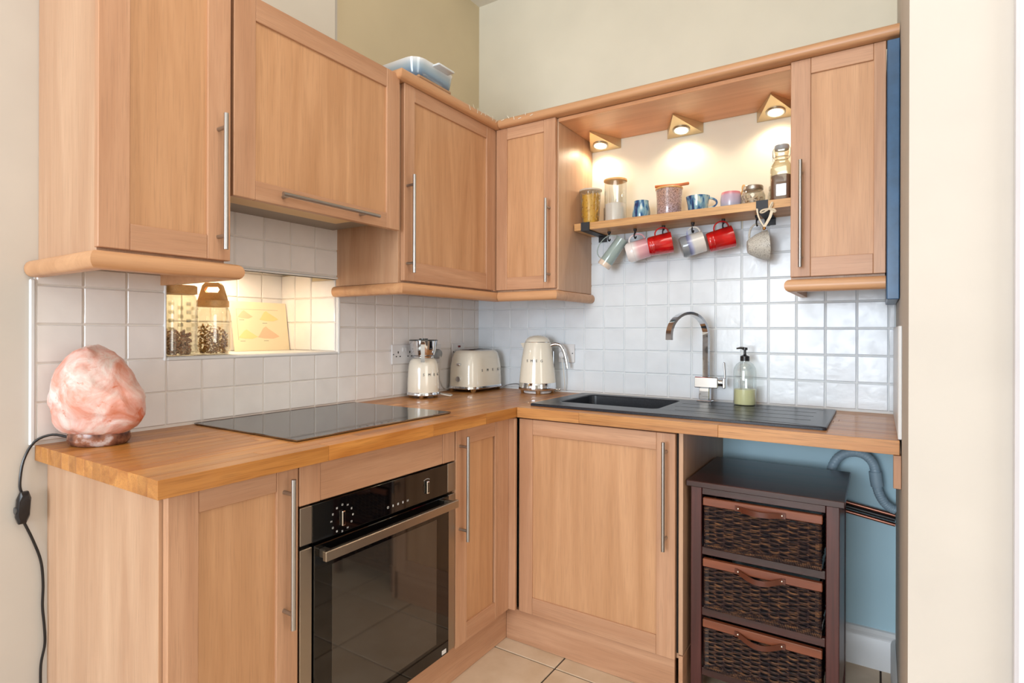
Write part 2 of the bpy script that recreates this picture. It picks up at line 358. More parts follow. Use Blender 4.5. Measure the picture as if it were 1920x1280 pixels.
for a, b in zip(colL[:-1], colL[1:]):
    for z0, z1 in zip(ROW[:-1], ROW[1:]):
        y = (a + b) / 2; z0c = max(z0, .941)
        if z0 > 1.66 or z1 < .95: continue
        if NY0 < y < NY1:
            if z0 > NZ0 - .02 and z1 < NZ1 + .03: continue
            if z0 < NZ0 < z1: z1 = NZ0 - .012
            if z0 < NZ1 + .0 < z1: z0c = NZ1 + .010
            if z0c >= z1 - .01: continue
        elif z0 > 1.39: continue
        else: z1 = min(z1, 1.405)
        put_tile(wall_left, 'x', a, b, z0c, z1, .001, tile_m, .004)
colR = [.004, .105, .214, .322, .426, .533, .640, .741, .843, .947, 1.049, 1.151, 1.251, 1.355, 1.458, 1.559, 1.659, 1.763, 1.862, 1.883]
for a, b in zip(colR[:-1], colR[1:]):
    for k, (z0, z1) in enumerate(zip(ROW[:-1], ROW[1:])):
        if z1 < .95 or z0 > 1.66: continue
        x = (a + b) / 2
        if z0 > 1.42 and (x < .64 or x > 1.6): continue
        put_tile(wall_back, 'y', a, b, max(z0, .941), z1, -.001, tile_r, .0055 if x > .9 else .0045)
# grout beds
mb = MB()
for a, b, c, d in ((-1.934, NY0, .935, 1.405), (NY0, NY1, .935, NZ0), (NY0, NY1, NZ1, 1.67), (NY1, 0, .935, 1.43)): mb.box(0, .0045, a, b, c, d)
g = obj('grout', mb, grout, wall_left)
obj('grout', MB().box(.001, 1.884, -.0045, 0, .935, 1.665), grout_r, wall_back)
# niche tiles: back, right reveal, ceiling, sill
mb = MB(); mb.box(ND, ND + .003, NY0, NY1, NZ0, NZC - .001); mb.box(ND, -.001, NY1 - .003, NY1, NZ0, NZ1 - .001)
obj('grout', mb, grout, wall_left)
zz = [1.155, 1.2715, 1.3733, 1.475, NZC]
yy = [NY0, -1.50, -1.39, -1.28, -1.17, -1.062, NY1]
for a, b in zip(yy[:-1], yy[1:]):
    for c, d in zip(zz[:-1], zz[1:]): put_tile(wall_left, 'x', a, b, c, d, ND + .001, tile_m, .004)
for a, b in zip([ND + .008, -.255, -.150, 0], [-.255, -.150, 0]):
    for c, d in zip(zz[:-1], zz[1:]): put_tile(wall_left, 'y', a, b, c, min(d, NZ1 - .001) if b == 0 else d, NY1 - .001, tile_m, .004)
obj('niche_sill', MB().rbox(ND, .004, NY0, NY1, NZ0 - .012, NZ0 + .001, .003), white_gloss, wall_left)

# skirting boards
def skirt(mb_, path):
    mb_.sweep(path, [(-.002, 0), (.016, 0), (.016, .108), (.011, .116), (.013, .128), (.006, .140), (-.002, .143)])
mb = MB(); skirt(mb, [(1.885, -.002), (1.285, -.002)][::-1]); obj('baseboard_back', mb, white_gloss, kind='structure')
mb = MB(); mb.sweep([(1.883, -.02), (1.883, -.995)], [(-.001, 0), (.013, 0), (.013, .108), (.009, .12), (-.001, .128)]); obj('baseboard_right', mb, white_gloss, kind='structure')
obj('trim_5', MB().rbox(1.876, 1.8855, -.60, -.010, .941, 1.255, .002), white_gloss, kind='structure', label='white painted splash board on the right side wall')

# ---------------------------------------------------------------- cabinets
def mapper(plane, f):
    if plane == 'x': return lambda u, d, z: (f - d, u, z)
    return lambda u, d, z: (u, f + d, z)
def ubox(mb_, mp, u0, u1, d0, d1, z0, z1, b=.0015):
    p, q = mp(u0, d0, z0), mp(u1, d1, z1)
    a = [(min(p[i], q[i]), max(p[i], q[i])) for i in range(3)]
    return mb_.rbox(*a[0], *a[1], *a[2], b)
def bar_handle(parent, plane, f, u, z0, z1, horiz=None, L=.048, r=.0062):
    mp = mapper(plane, f); m_ = MB(); d = -.037
    if horiz is None:
        ins = L * (z1 - z0) / .36 * .75
        m_.cyl(mp(u, d, z0), mp(u, d, z1), r, 14)
        for z in (z0 + ins, z1 - ins): m_.cyl(mp(u, .0, z), mp(u, d, z), .0052, 12)
    else:
        m_.cyl(mp(z0, d, u), mp(z1, d, u), r, 14)
        for y in (z0 + .025, z1 - .055): m_.cyl(mp(y, .0, u), mp(y, d, u), .0052, 12)
    return obj('handle', m_, steel, parent)
def door(parent, plane, f, u0, u1, z0, z1, st=(.064, .058), rl=(.062, .052), handle=None, name='door'):
    mp = mapper(plane, f); hz = beech_y if plane == 'x' else beech_x
    m_ = MB(); ubox(m_, mp, u0 + .02, u1 - .02, .007, .0195, z0 + .02, z1 - .02, .0005)
    d = obj(name, m_, beech_p, parent)
    for a, b in ((u0, u0 + st[0]), (u1 - st[1], u1)): obj('stile', ubox(MB(), mp, a, b, 0, .02, z0, z1), beech_v, d)
    for a, b in ((z0, z0 + rl[0]), (z1 - rl[1], z1)): obj('rail', ubox(MB(), mp, u0 + st[0] + .0004, u1 - st[1] - .0004, .0004, .02, a, b), hz, d)
    if handle: bar_handle(d, plane, f, *handle)
    return d
def carcass(mb_, x0, x1, y0, y1, z0, z1, t=.016, back=True):
    mb_.box(x0, x1, y0, y1, z0, z0 + t); mb_.box(x0, x1, y0, y1, z1 - t, z1)
    mb_.box(x0, x0 + t, y0, y1, z0 + t, z1 - t); mb_.box(x1 - t, x1, y0, y1, z0 + t, z1 - t)
ZB, ZT = 1.424, 2.153
def wall_cab(name, label, plane, x0, x1, y0, y1, z0, z1, df, u0, u1, dz0, dz1, **k):
    t = thing(name, label, 'cabinet', ((x0 + x1) / 2, (y0 + y1) / 2, z0))
    m_ = MB(); m_.rbox(x0, x1, y0, y1, z0, z1, .001); obj('body', m_, beech_side, t)
    door(t, plane, df, u0, u1, dz0, dz1, **k); return t
c1 = wall_cab('wall_cabinet', 'tall beech wall cabinet at the left end above the salt lamp', 'x', .001, .341, -1.925, -1.626, 1.416, 2.36, .363, -1.930, -1.621, ZB, 2.36, st=(.065, .062), handle=(-1.655, 1.449, 1.804))
hood = thing('hood_cabinet', 'beech lift-up door cabinet hiding the cooker hood above the hob', 'cabinet', (.17, -1.3, 1.604))
obj('body', MB().rbox(.001, .341, -1.608, -.982, 1.645, 2.17, .001), beech_side, hood)
door(hood, 'x', .363, -1.612, -.980, 1.604, 2.172, st=(.064, .064), rl=(.054, .066), handle=(1.629, -1.486, -1.113, True))
obj('hood_underside', MB().rbox(.004, .335, -1.605, -.985, 1.637, 1.6455, .002), pm('hood_grey_metal', (150, 140, 128), .45, .3), hood, label='grey metal underside of the extractor')
mb = MB(); mb.rbox(.150, .325, -1.56, -1.09, 1.632, 1.638, .001); obj('filter_frame', mb, pm('dark_filter_edge', (60, 62, 66), .4, .5), hood)
obj('filter_panel', MB().rbox(.160, .318, -1.55, -1.10, 1.629, 1.634, .001), pm('beige_filter', (214, 186, 140), .5), hood)
c3 = wall_cab('wall_cabinet', 'beech wall cabinet left of the inner corner under the baking dish', 'x', .001, .341, -.966, -.005, 1.416, 2.152, .363, -.955, -.377, ZB, ZT, st=(.055, .056), rl=(.072, .054), handle=(-.941, 1.452, 1.812))
obj('corner_filler', MB().rbox(.345, .362, -.3755, -.345, 1.420, 2.152, .001), beech_v, c3)
cA = wall_cab('wall_cabinet', 'narrow beech wall cabinet right of the inner corner beside the open shelf', 'y', .345, .676, -.341, -.002, 1.416, 2.152, -.363, .366, .671, ZB, ZT, st=(.057, .057), rl=(.056, .052), handle=(.6445, 1.448, 1.803))
cB = wall_cab('wall_cabinet', 'beech wall cabinet at the right end beside the blue board', 'y', 1.578, 1.848, -.341, -.002, 1.416, 2.152, -.363, 1.579, 1.849, ZB, ZT, st=(.060, .033), rl=(.064, .052), handle=(1.612, 1.453, 1.808))
tag(obj('bridging_board', MB().rbox(.677, 1.577, -.346, -.002, 2.136, 2.152, .0015), beech_board), 'beech board bridging the two cabinets over the mug shelf', 'shelf board')
tag(obj('end_panel', MB().rbox(1.851, 1.883, -.420, -.0085, 1.338, 2.128, .002), blue_panel), 'slate blue upright board beside the right wall cabinet', 'panel')
# cornice and light pelmets
def nose(zlo, zhi, back):
    r = (zhi - zlo) / 2; zc = (zlo + zhi) / 2
    return [(-back, zlo), (-r * .8, zlo)] + [(-r * .8 + r * .8 * math.cos(a), zc + r * math.sin(a)) for a in [(-PI / 2 + PI * k / 8) for k in range(1, 8)]] + [(-r * .8, zhi), (-back, zhi)]
cr = thing('cornice', 'rounded beech cornice running round the corner above the wall cabinets', 'moulding', (.39, -.39, 2.155))
m_ = MB().sweep([(.002, -1.000), (.392, -1.000), (.392, -.30)], nose(2.1545, 2.190, .10)); obj('moulding_length', m_, beech_mould_y, cr)
m_ = MB().sweep([(.3925, -.392), (1.883, -.392)], nose(2.1545, 2.190, .10)); obj('moulding_length', m_, beech_mould_x, cr)
def pelmet(label, path, mat):
    m_ = MB().sweep(path, nose(1.373, 1.4145, .034)); return tag(obj('pelmet', m_, mat), label, 'moulding')
pelmet('rounded beech light pelmet under the tall left wall cabinet', [(.002, -1.955), (.392, -1.955), (.392, -1.597), (.002, -1.597)], beech_mould_y)
pl = thing('pelmet', 'rounded beech light pelmet under the two corner wall cabinets', 'moulding', (.39, -.39, 1.373))
obj('moulding_length', MB().sweep([(.002, -.990), (.388, -.990), (.388, -.35)], nose(1.373, 1.4145, .034)), beech_mould_y, pl)
obj('moulding_length', MB().sweep([(.3885, -.388), (.694, -.388), (.694, -.009)], nose(1.373, 1.4145, .034)), beech_mould_x, pl)
pelmet('rounded beech light pelmet under the right end wall cabinet', [(1.562, -.009), (1.562, -.388), (1.849, -.388)], beech_mould_x)

# base units
bx = thing('base_cabinet', 'beech base cabinet at the left end of the worktop', 'cabinet', (.3, -1.74, 0))
obj('side_panel', MB().rbox(.001, .583, -1.905, -1.887, .001, .898, .0015), beech_side, bx)
obj('body', MB().box(.002, .582, -1.886, -1.590, .13, .897), beech_side, bx)
door(bx, 'x', .605, -1.897, -1.585, .135, .894, st=(.064, .060), rl=(.064, .050), handle=(-1.625, .512, .876))
oh = thing('oven_housing', 'beech oven housing with a drawer-style panel above the oven', 'cabinet', (.3, -1.27, 0))
obj('body', MB().box(.002, .580, -1.584, -1.574, .13, .897).box(.002, .580, -.962, -.954, .13, .897).box(.002, .580, -1.573, -.963, .79, .897).box(.002, .58, -1.573, -.963, .13, .142), beech_side, oh)
mp = mapper('x', .605)
pnl = obj('panel', ubox(MB(), mp, -1.516, -1.022, .001, .02, .792, .894), beech_y, oh)
for a, b in ((-1.581, -1.517), (-1.021, -.957)): obj('stile', ubox(MB(), mp, a, b, 0, .02, .792, .894), beech_v, oh)
b3 = thing('base_cabinet', 'narrow beech base cabinet between the oven and the corner', 'cabinet', (.3, -.8, 0))
obj('body', MB().box(.002, .582, -.950, -.62, .13, .897), beech_side, b3)
door(b3, 'x', .605, -.951, -.697, .137, .894, st=(.064, .013), rl=(.066, .056), handle=(-.930, .511, .873))
mb = MB(); mb.rbox(.583, .603, -.694, -.615, .137, .897, .002); mb.rbox(.583, .632, -.6145, -.596, .137, .897, .004); obj('corner_post', mb, beech_v, b3)
bR = thing('base_cabinet', 'wide beech base cabinet under the sink', 'cabinet', (.95, -.3, 0))
obj('body', MB().box(.64, .655, -.568, -.002, .13, .897).box(1.249, 1.264, -.568, -.002, .13, .897).box(.655, 1.249, -.568, -.002, .13, .146).box(.655, 1.249, -.568, -.552, .86, .897), beech_side, bR)
door(bR, 'y', -.590, .636, 1.257, .131, .893, st=(.061, .065), rl=(.066, .060), handle=(1.227, .503, .868))
obj('end_panel', MB().rbox(1.2665, 1.2815, -.582, -.002, .150, .898, .001), beech_side, bR)
obj('gap_shade_strip', MB().rbox(1.2585, 1.2655, -.575, -.56, .150, .898, .001), darkgap, bR)  # dark strip paints the shade in the gap between door and end panel
tag(obj('plinth', MB().rbox(.552, .570, -1.886, -.5625, .001, .129, .001), beech_y), 'beech plinth under the oven run', 'plinth')
tag(obj('plinth', MB().rbox(.571, 1.254, -.580, -.562, .001, .129, .001), beech_x), 'beech plinth under the sink cabinet', 'plinth')
tag(obj('plinth', MB().rbox(1.268, 1.2825, -.585, -.20, .001, .148, .001), beech_y), 'short loose plinth board end beside the wicker drawer unit', 'plinth')
tag(obj('batten', MB().rbox(1.866, 1.884, -.600, -.565, .805, .897, .001), beech_v), 'short beech batten on the right wall under the worktop end', 'batten')

# worktops built from oak staves
BX0, BX1, BY0, BY1 = .715, 1.145, -.435, -.105      # sink bowl cut-out
wt = thing('worktop', 'oak stave worktop of the hob run, golden edge', 'worktop', (.32, -.97, .90))
def stave(parent, x0, x1, y0, y1, mat):
    dz = R.uniform(-.0003, 0)
    obj('stave', MB().rbox(x0 + .0003, x1 - .0003, y0 + .0003, y1 - .0003, .9005, .940 + dz, .0007), mat, parent)
n = 15
for i in range(n):
    x0, x1 = .002 + i * .636 / n, .002 + (i + 1) * .636 / n; y = -1.932; y -= 0
    first = True
    while y < -.002:
        L_ = R.uniform(.14, .42) if first else R.uniform(.28, .55); first = False
        y1 = min(y + L_, -.002)
        if -.002 - y1 < .12: y1 = -.002
        stave(wt, x0, x1, y, y1, oak_y); y = y1
wr = thing('worktop', 'oak stave worktop of the sink run, paler edge', 'worktop', (1.26, -.3, .90))
n = 14
for i in range(n):
    y0, y1 = -.6125 + i * .6105 / n, -.6125 + (i + 1) * .6105 / n; x = .639
    first = True
    while x < 1.88:
        x1 = min(x + (R.uniform(.15, .4) if first else R.uniform(.3, .55)), 1.88); first = False
        if 1.88 - x1 < .12: x1 = 1.88
        if y1 > BY0 and y0 < BY1:
            for a, b in ((x, min(x1, BX0)), (max(x, BX1), x1)):
                if b - a > .01: stave(wr, a, b, y0, y1, oak_x)
        else: stave(wr, x, x1, y0, y1, oak_x)
        x = x1

# ---------------------------------------------------------------- hob
hb = thing('hob', 'black glass induction hob flush on the oak worktop', 'hob', (.27, -1.21, .94))
obj('seal', MB().box(.022, .530, -1.533, -.893, .9401, .9415), blackplast, hb)
obj('glass_plate', MB().rbox(.020, .533, -1.536, -.890, .9415, .9465, .0012), hobglass, hb)
obj('touch_controls', (lambda m_: [m_.cyl((.512, -1.30 + .03 * k, .9466), (.512, -1.30 + .03 * k, .94675), .004, 10) for k in range(6)] and m_)(MB()), grey_print, hb)

# ---------------------------------------------------------------- oven
ov = thing('oven', 'built-in black glass oven with steel side strips', 'oven', (.3, -1.27, .145))
FX = .606
obj('body', MB().box(.05, .585, -1.571, -.965, .146, .786), darkgap, ov)
mb = MB(); mb.rbox(.585, FX, -1.580, -1.5435, .690, .787, .0015); mb.rbox(.585, FX, -.996, -.957, .690, .787, .0015); mb.rbox(.585, FX, -1.580, -1.5435, .149, .680, .0015); mb.rbox(.585, FX, -.993, -.957, .149, .680, .0015)
obj('steel_trim', mb, steel_d, ov, label='brushed steel side strips')
cp = obj('control_panel', MB().rbox(.585, FX, -1.543, -.9965, .688, .787, .001), blackglass, ov)
od = obj('oven_door', MB().rbox(.585, FX + .004, -1.540, -.9935, .149, .681, .002), blackglass, ov)
obj('window', MB().rbox(FX + .0035, FX + .0048, -1.483, -1.058, .205, .617, .0004), smoked, od, label='smoked glass window')
mb = MB(); mb.rbox(FX + .030, FX + .044, -1.535, -.990, .646, .672, .002); 
for y in (-1.515, -1.010): mb.rbox(FX + .003, FX + .031, y - .010, y + .010, .648, .670, .002)
obj('handle', mb, steel_d, od)
def knob(y, z):
    m_ = MB(); m_.lathe([(0, 0), (.0175, 0), (.0175, .0008), (0, .0008)], (FX, y, z), 28, Matrix.Rotation(PI / 2, 4, 'Y'), sx=1)
    k = obj('knob', m_, blackglass, cp)
    m2 = MB(); m2.rbox(FX + .001, FX + .008, y - .0055, y + .0055, z - .020, z + .020, .0015); obj('knob_grip', m2, chrome, cp, label='chrome edged twist grip'); obj('grip_inlay', MB().rbox(FX + .0079, FX + .0087, y - .0032, y + .0032, z - .0165, z + .0165, .0004), blackglass, cp)
    return k
knob(-1.446, .728); knob(-1.103, .733)
mb = MB()
def glyph(mb_, y, z, s, kind):
    X0 = FX + .0002; e = .0004
    def seg(a, b, c, d): mb_.box(X0, X0 + e, y + min(a, b) * s, y + max(a, b) * s, z + min(c, d) * s, z + max(c, d) * s)
    w = .16
    if kind in (0, 1, 3): seg(-.5, -.5 + w, -.5, .5); seg(.5 - w, .5, -.5, .5)
    if kind in (0, 2, 3): seg(-.5, .5, .5 - w, .5); seg(-.5, .5, -.5, -.5 + w)
    if kind in (1, 2): seg(-.5, .5, -w / 2, w / 2)
    if kind == 4: seg(-.3, .3, -.5, .5)
    if kind == 3: seg(-.2, .2, -.2, .2)
for k in range(12):
    a = PI / 2 - k * 2 * PI / 12
    glyph(mb, -1.446 + .037 * math.cos(a), .728 + .036 * math.sin(a), .0048, k % 4)
for k in range(5): glyph(mb, -1.275 + .021 * k, .712, .0065, (0, 4, 3, 4, 1)[k])
for k in range(7):
    a = PI / 2 + .5 - k / 6; mb.box(FX + .0002, FX + .0006, -1.103 + .026 * math.cos(a) - .0015, -1.103 + .026 * math.cos(a) + .0015, .733 + .027 * math.sin(a) - .0006, .733 + .027 * math.sin(a) + .0006)
obj('printed_symbols', mb, white_print, cp, label='white printed dial and touch symbols')
mb = MB(); mb.rbox(FX + .0041, FX + .0047, -1.030, -1.008, .156, .170, .0002); obj('sticker', mb, white_print, od, label='small white logo mark in the lower corner')

# ---------------------------------------------------------------- sink, tap, soap
sk = thing('sink', 'black composite sink with bowl on the left and grooved drainer on the right', 'sink', (1.18, -.3, .94))
SX0, SX1, SY0, SY1, SZ = .655, 1.700, -.543, -.060, .950
ix0, ix1, iy0, iy1, bz = BX0 + .006, BX1 - .006, BY0 + .006, BY1 - .006, .800
def rrect(x0, x1, y0, y1, r, z, n_=5):
    out = []
    for cx, cy, a0 in ((x1 - r, y1 - r, 0), (x0 + r, y1 - r, PI / 2), (x0 + r, y0 + r, PI), (x1 - r, y0 + r, 1.5 * PI)):
        for k in range(n_ + 1): a = a0 + PI / 2 * k / n_; out.append((cx + r * math.cos(a), cy + r * math.sin(a), z))
    return out
loops = [rrect(SX0, SX1, SY0, SY1, .012, .9402), rrect(SX0, SX1, SY0, SY1, .012, SZ - .002), rrect(SX0 + .003, SX1 - .003, SY0 + .003, SY1 - .003, .012, SZ), 
         rrect(ix0, ix1, iy0, iy1, .03, SZ), rrect(ix0 + .003, ix1 - .003, iy0 + .003, iy1 - .003, .03, SZ - .004), rrect(ix0 + .012, ix1 - .012, iy0 + .012, iy1 - .012, .03, bz + .02), rrect(ix0 + .03, ix1 - .03, iy0 + .03, iy1 - .03, .03, bz)]
m_ = MB(); L_ = len(loops[0]); V = [p for l in loops for p in l]
F_ = [(i * L_ + k, i * L_ + (k + 1) % L_, (i + 1) * L_ + (k + 1) % L_, (i + 1) * L_ + k) for i in range(len(loops) - 1) for k in range(L_)]
F_.append(tuple((len(loops) - 1) * L_ + k for k in range(L_))); m_.add(V, F_); obj('basin', m_, sink_m, sk, sm=30)
mb = MB()
for y, xa, xb in ((-.105, 1.20, 1.66), (-.205, 1.17, 1.645), (-.305, 1.17, 1.645), (-.405, 1.20, 1.645)): mb.rbox(xa, xb, y - .0035, y + .0035, SZ - .0008, SZ + .0006, .0003)
obj('drainer_groove', mb, pm('groove_black', (8, 10, 12), .3), sk)
obj('waste', MB().lathe([(.035, 0), (.040, .002), (.02, .004), (0, .003)], (.93, -.27, bz), 24), chrome, sk)

tp = thing('tap', 'chrome mixer tap with flat arched spout behind the sink', 'tap', (1.228, -.085, .950))
TX, TY = 1.228, -.085
mb = MB(); mb.rbox(TX - .030, TX + .030, TY - .022, TY + .022, .9502, .956, .002); mb.rbox(TX - .021, TX + .021, TY - .018, TY + .018, .956, 1.008, .003); obj('base', mb, chrome, tp)
obj('body', MB().rbox(1.188, 1.283, TY - .021, TY + .021, 1.008, 1.052, .003), chrome, tp)
mb = MB(); mb.cyl((1.283, TY, 1.03), (1.305, TY, 1.03), .015, 20); mb.rbox(1.300, 1.312, TY - .020, TY + .020, 1.008, 1.051, .003)
M_ = Matrix.Translation((1.308, TY, 1.045)) @ Matrix.Rotation(math.radians(-3), 4, 'Y'); mb.rbox(-.004, .004, -.010, .010, 0, .070, .003, M_); obj('lever', mb, chrome, tp)
dv = Vector((1.125 - TX, -.250 - TY, 0)); L_ = dv.length; dv.normalize(); rad = L_ / 2; p0 = Vector((TX + .004, TY, 0))
pts = [p0 + Vector((0, 0, z)) for z in (1.05, 1.10, 1.15, 1.20)] + [p0 + dv * (rad - rad * math.cos(a)) + Vector((0, 0, 1.222 + rad * .94 * math.sin(a))) for a in [PI * k / 18 for k in range(0, 19)]] + [p0 + dv * L_ + Vector((0, 0, 1.205))]
obj('spout', MB().band(pts, (dv.y, -dv.x, 0), .030, .011), chrome, tp)

sb = thing('soap_dispenser', 'frosted soap bottle with black pump half full of pale yellow soap', 'bottle', (1.387, -.108, .9504))
cx, cy = 1.387, -.108
obj('bottle', MB().lathe([(0, .9506), (.040, .9506), (.0425, .955), (.0425, 1.082), (.040, 1.096), (.032, 1.110), (.020, 1.119), (.0155, 1.122), (.0155, 1.130), (0, 1.130)], (cx, cy, 0), 32), glass('frosted_bottle_glass', (.93, .96, .95), .16), sb)
obj('soap', MB().lathe([(0, .953), (.039, .953), (.040, .958), (.040, 1.012), (0, 1.012)], (cx, cy, 0), 32), soap_m, sb)
mb = MB(); mb.lathe([(.0175, 1.123), (.0175, 1.142), (.014, 1.144), (.008, 1.146), (.005, 1.150), (.005, 1.166), (.010, 1.167), (.010, 1.176), (0, 1.178)], (cx, cy, 0), 20)
mb.tube([(cx, cy, 1.172), (cx - .015, cy - .004, 1.175), (cx - .030, cy - .008, 1.172)], [.006, .0045, .003], 8); obj('pump', mb, blackplast, sb)
mb = MB(); mb.box(cx - .028, cx - .004, cy - .0425, cy - .0420, 1.064, 1.0655)
obj('label_text', mb, grey_print, sb)

# ---------------------------------------------------------------- wicker drawer unit
du = thing('drawer_unit', 'dark stained open wooden rack holding three wicker drawers under the worktop', 'drawer unit', (1.515, -.35, 0))
ux0, ux1, uy0, uy1 = 1.297, 1.735, -.545, -.150
obj('top', MB().rbox(1.287, 1.749, -.567, -.137, .719, .739, .002), dark_wood, du)
for x in (ux0, ux1 - .036):
    for y in (uy0, uy1 - .03): obj('leg', MB().rbox(x, x + .036, y, y + .03, .001, .7185, .002), dark_wood_z, du)
rails = [(.692, .717), (.491, .516), (.287, .313), (.086, .111)]
for a, b in rails:
    obj('rail', MB().rbox(ux0 + .037, ux1 - .037, uy0 + .001, uy0 + .021, a, b, .0015), dark_wood, du)
for x in (ux0 + .002, ux1 - .012):
    obj('side_panel', MB().box(x, x + .010, uy0 + .031, uy1 - .031, .07, .718), dark_wood_z, du)
mb = MB()
for a, b in rails[1:]:
    for x in (ux0 + .0125, ux1 - .0365): mb.box(x, x + .024, uy0 + .034, uy1 - .034, a + .004, b - .003)
obj('runner', mb, dark_wood, du)
bx0, bx1, by0, by1 = 1.341, 1.690, -.556, -.180
def weave_rows(m_, n, z0, z1, path_len, fn, stakes, amp, r, seg=4, sub=4):
    for k in range(n):
        z = z0 + (z1 - z0) * (k + .5) / n; pts = []
        for i in range(stakes * sub + 1):
            u = i / (stakes * sub); ph = PI * (u * stakes + (k % 2))
            pts.append(fn(u, amp * math.sin(ph), z + R.uniform(-.0003, .0003)))
        m_.tube(pts, r, seg, cap=False)
def basket(h):
    """built with its base at z = 0 and front at y = by0"""
    zt = h - .030; b = {}
    m_ = MB(); fx0, fx1 = bx0 + .010, bx1 - .010
    n = int((zt - .020) / .0068)
    weave_rows(m_, n, .018, zt, 0, lambda u, a, z: (fx0 + (fx1 - fx0) * u, by0 + .007 - a, z), 12, .0048, .0033, 5, 5)
    for x, s_ in ((bx0 + .007, -1), (bx1 - .007, 1)):
        weave_rows(m_, n, .018, zt, 0, lambda u, a, z, x=x, s_=s_: (x + s_ * a, by0 + .01 + (by1 - by0 - .01) * u, z), 10, .003, .0030, 4, 3)
    b['weave'] = m_
    m2 = MB()
    for i in range(13): x = fx0 + (fx1 - fx0) * i / 12; m2.tube([(x, by0 + .007, .01), (x, by0 + .007, zt)], .0024, 5)
    for i in range(11):
        y = by0 + .01 + (by1 - by0 - .01) * i / 10
        for x in (bx0 + .007, bx1 - .007): m2.tube([(x, y, .01), (x, y, zt)], .0022, 4)
    b['stake'] = m2
    m3 = MB()
    for i in range(75):   # wrapped bottom edge
        x = bx0 + .004 + (bx1 - bx0 - .008) * i / 74; a0 = R.uniform(-.0006, .0006)
        m3.tube([(x, by0 + .010, .002), (x + .001, by0 - .001, .005), (x + .002, by0 - .002 + a0, .013), (x + .002, by0 + .008, .019)], .0023, 4, cap=False)
    for s_, x in ((-1, bx0 + .004), (1, bx1 - .004)):   # wrapped corners
        for k in range(int((zt - .012) / .0048)):
            z = .012 + k * .0048; m3.tube([(x - s_ * .014, by0 + .003, z), (x - s_ * .004, by0 - .001, z + .0004), (x + s_ * .001, by0 + .004, z), (x + s_ * .001, by0 + .016, z)], .0023, 4, cap=False)
    b['wrap'] = m3
    return b
def mkbasket(z, h, where):
    t = thing('wicker_drawer', where, 'wicker basket', (0, 0, z), 'wicker drawers in the dark rack'); return t
specs = [(.5175, .180, 'topmost dark wicker drawer with leather pull in the wooden rack'), (.3145, .172, 'middle dark wicker drawer with leather pull in the wooden rack'), (.1125, .170, 'lowest dark wicker drawer with leather pull in the wooden rack')]
bk = basket(.172)
lining = pm('dark_weave_backing', (20, 17, 18), .9)  # near-black sheet behind the weave, paints the shade between strands
bm_me = {}
for z, h, lab in specs:
    t = bpy.data.objects.new('wicker_drawer', None); COL.objects.link(t); t.location = (1.515, -.55, z); t.empty_display_size = .05
    tag(t, lab, 'wicker basket', 'wicker drawers in the dark rack'); WL[t.name] = Vector(t.location)
    for nm in ('weave', 'stake', 'wrap'):
        if nm not in bm_me: bm_me[nm] = mesh(nm, bk[nm], wick, Vector((1.515, -.55, 0)))
        o = bpy.data.objects.new(nm, bm_me[nm]); COL.objects.link(o); o.parent = t; o['kind'] = 'stuff'
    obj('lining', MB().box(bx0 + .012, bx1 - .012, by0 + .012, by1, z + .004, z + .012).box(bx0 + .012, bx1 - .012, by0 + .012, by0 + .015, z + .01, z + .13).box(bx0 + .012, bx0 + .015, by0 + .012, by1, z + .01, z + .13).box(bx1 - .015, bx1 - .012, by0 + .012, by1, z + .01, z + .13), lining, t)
    zr = z + .172 - .030
    if z > .5: pass
    obj('top_rail', MB().rbox(bx0 - .001, bx1 + .001, by0 - .002, by0 + .016, zr, zr + .026, .002), rail_wood, t)
    hx0, hx1 = 1.452, 1.581; zc = zr + .008; sag = .004 if z > .5 else .016
    pts = [(hx0 - .010, by0 - .0045, zc)] + [(hx0 + (hx1 - hx0) * u, by0 - .0045 - .016 * math.sin(PI * u) ** 1.0, zc - sag * math.sin(PI * u)) for u in [k / 12 for k in range(13)]] + [(hx1 + .010, by0 - .0045, zc)]
    lh = obj('leather_pull', MB().band(pts, (0, 0, 1), .017, .0028), leather, t)
    obj('rivet', MB().ball((hx0, by0 - .0062, zc), .0035, 2, (1, .6, 1)).ball((hx1, by0 - .0062, zc), .0035, 2, (1, .6, 1)), rivet_m, lh)

# pipes and hose under the worktop
for k, (dz, dy, mt, lab) in enumerate(((0, 0, copper, 'upper copper pipe on the blue wall behind the wicker rack'), (-.016, .004, pipe_black, 'black pipe between the two copper pipes on the blue wall'), (-.034, .0, copper, 'lower copper pipe on the blue wall behind the wicker rack'))):
    tag(obj('pipe', MB().tube([(1.30, -.022 + dy, .640 + dz), (1.72, -.022 + dy, .603 + dz), (1.883, -.022 + dy, .577 + dz)], .0068 if k != 1 else .0085, 12), mt), lab, 'pipe')
P2 = [(1.676, -.06, .60), (1.677, -.06, .66), (1.683, -.06, .72), (1.700, -.06, .763), (1.725, -.06, .787), (1.757, -.06, .797), (1.788, -.06, .791), (1.810, -.06, .772), (1.821, -.06, .745), (1.826, -.06, .70), (1.830, -.06, .672), (1.838, -.06, .648), (1.852, -.058, .625), (1.868, -.056, .612), (1.884, -.054, .605)]
def smooth(P, k=4):
    P = [Vector(p) for p in P]; out = []
    for i in range(len(P) - 1):
        a, b, c, d = P[max(i - 1, 0)], P[i], P[i + 1], P[min(i + 2, len(P) - 1)]
        for j in range(k):
            t = j / k; out.append(.5 * ((2 * b) + (-a + c) * t + (2 * a - 5 * b + 4 * c - d) * t * t + (-a + 3 * b - 3 * c + d) * t ** 3))
    return out + [P[-1]]
hs = thing('waste_hose', 'grey corrugated waste hose looping up under the worktop', 'hose', (1.75, -.06, .60))
pp = smooth(P2, 14); n_ = len(pp)
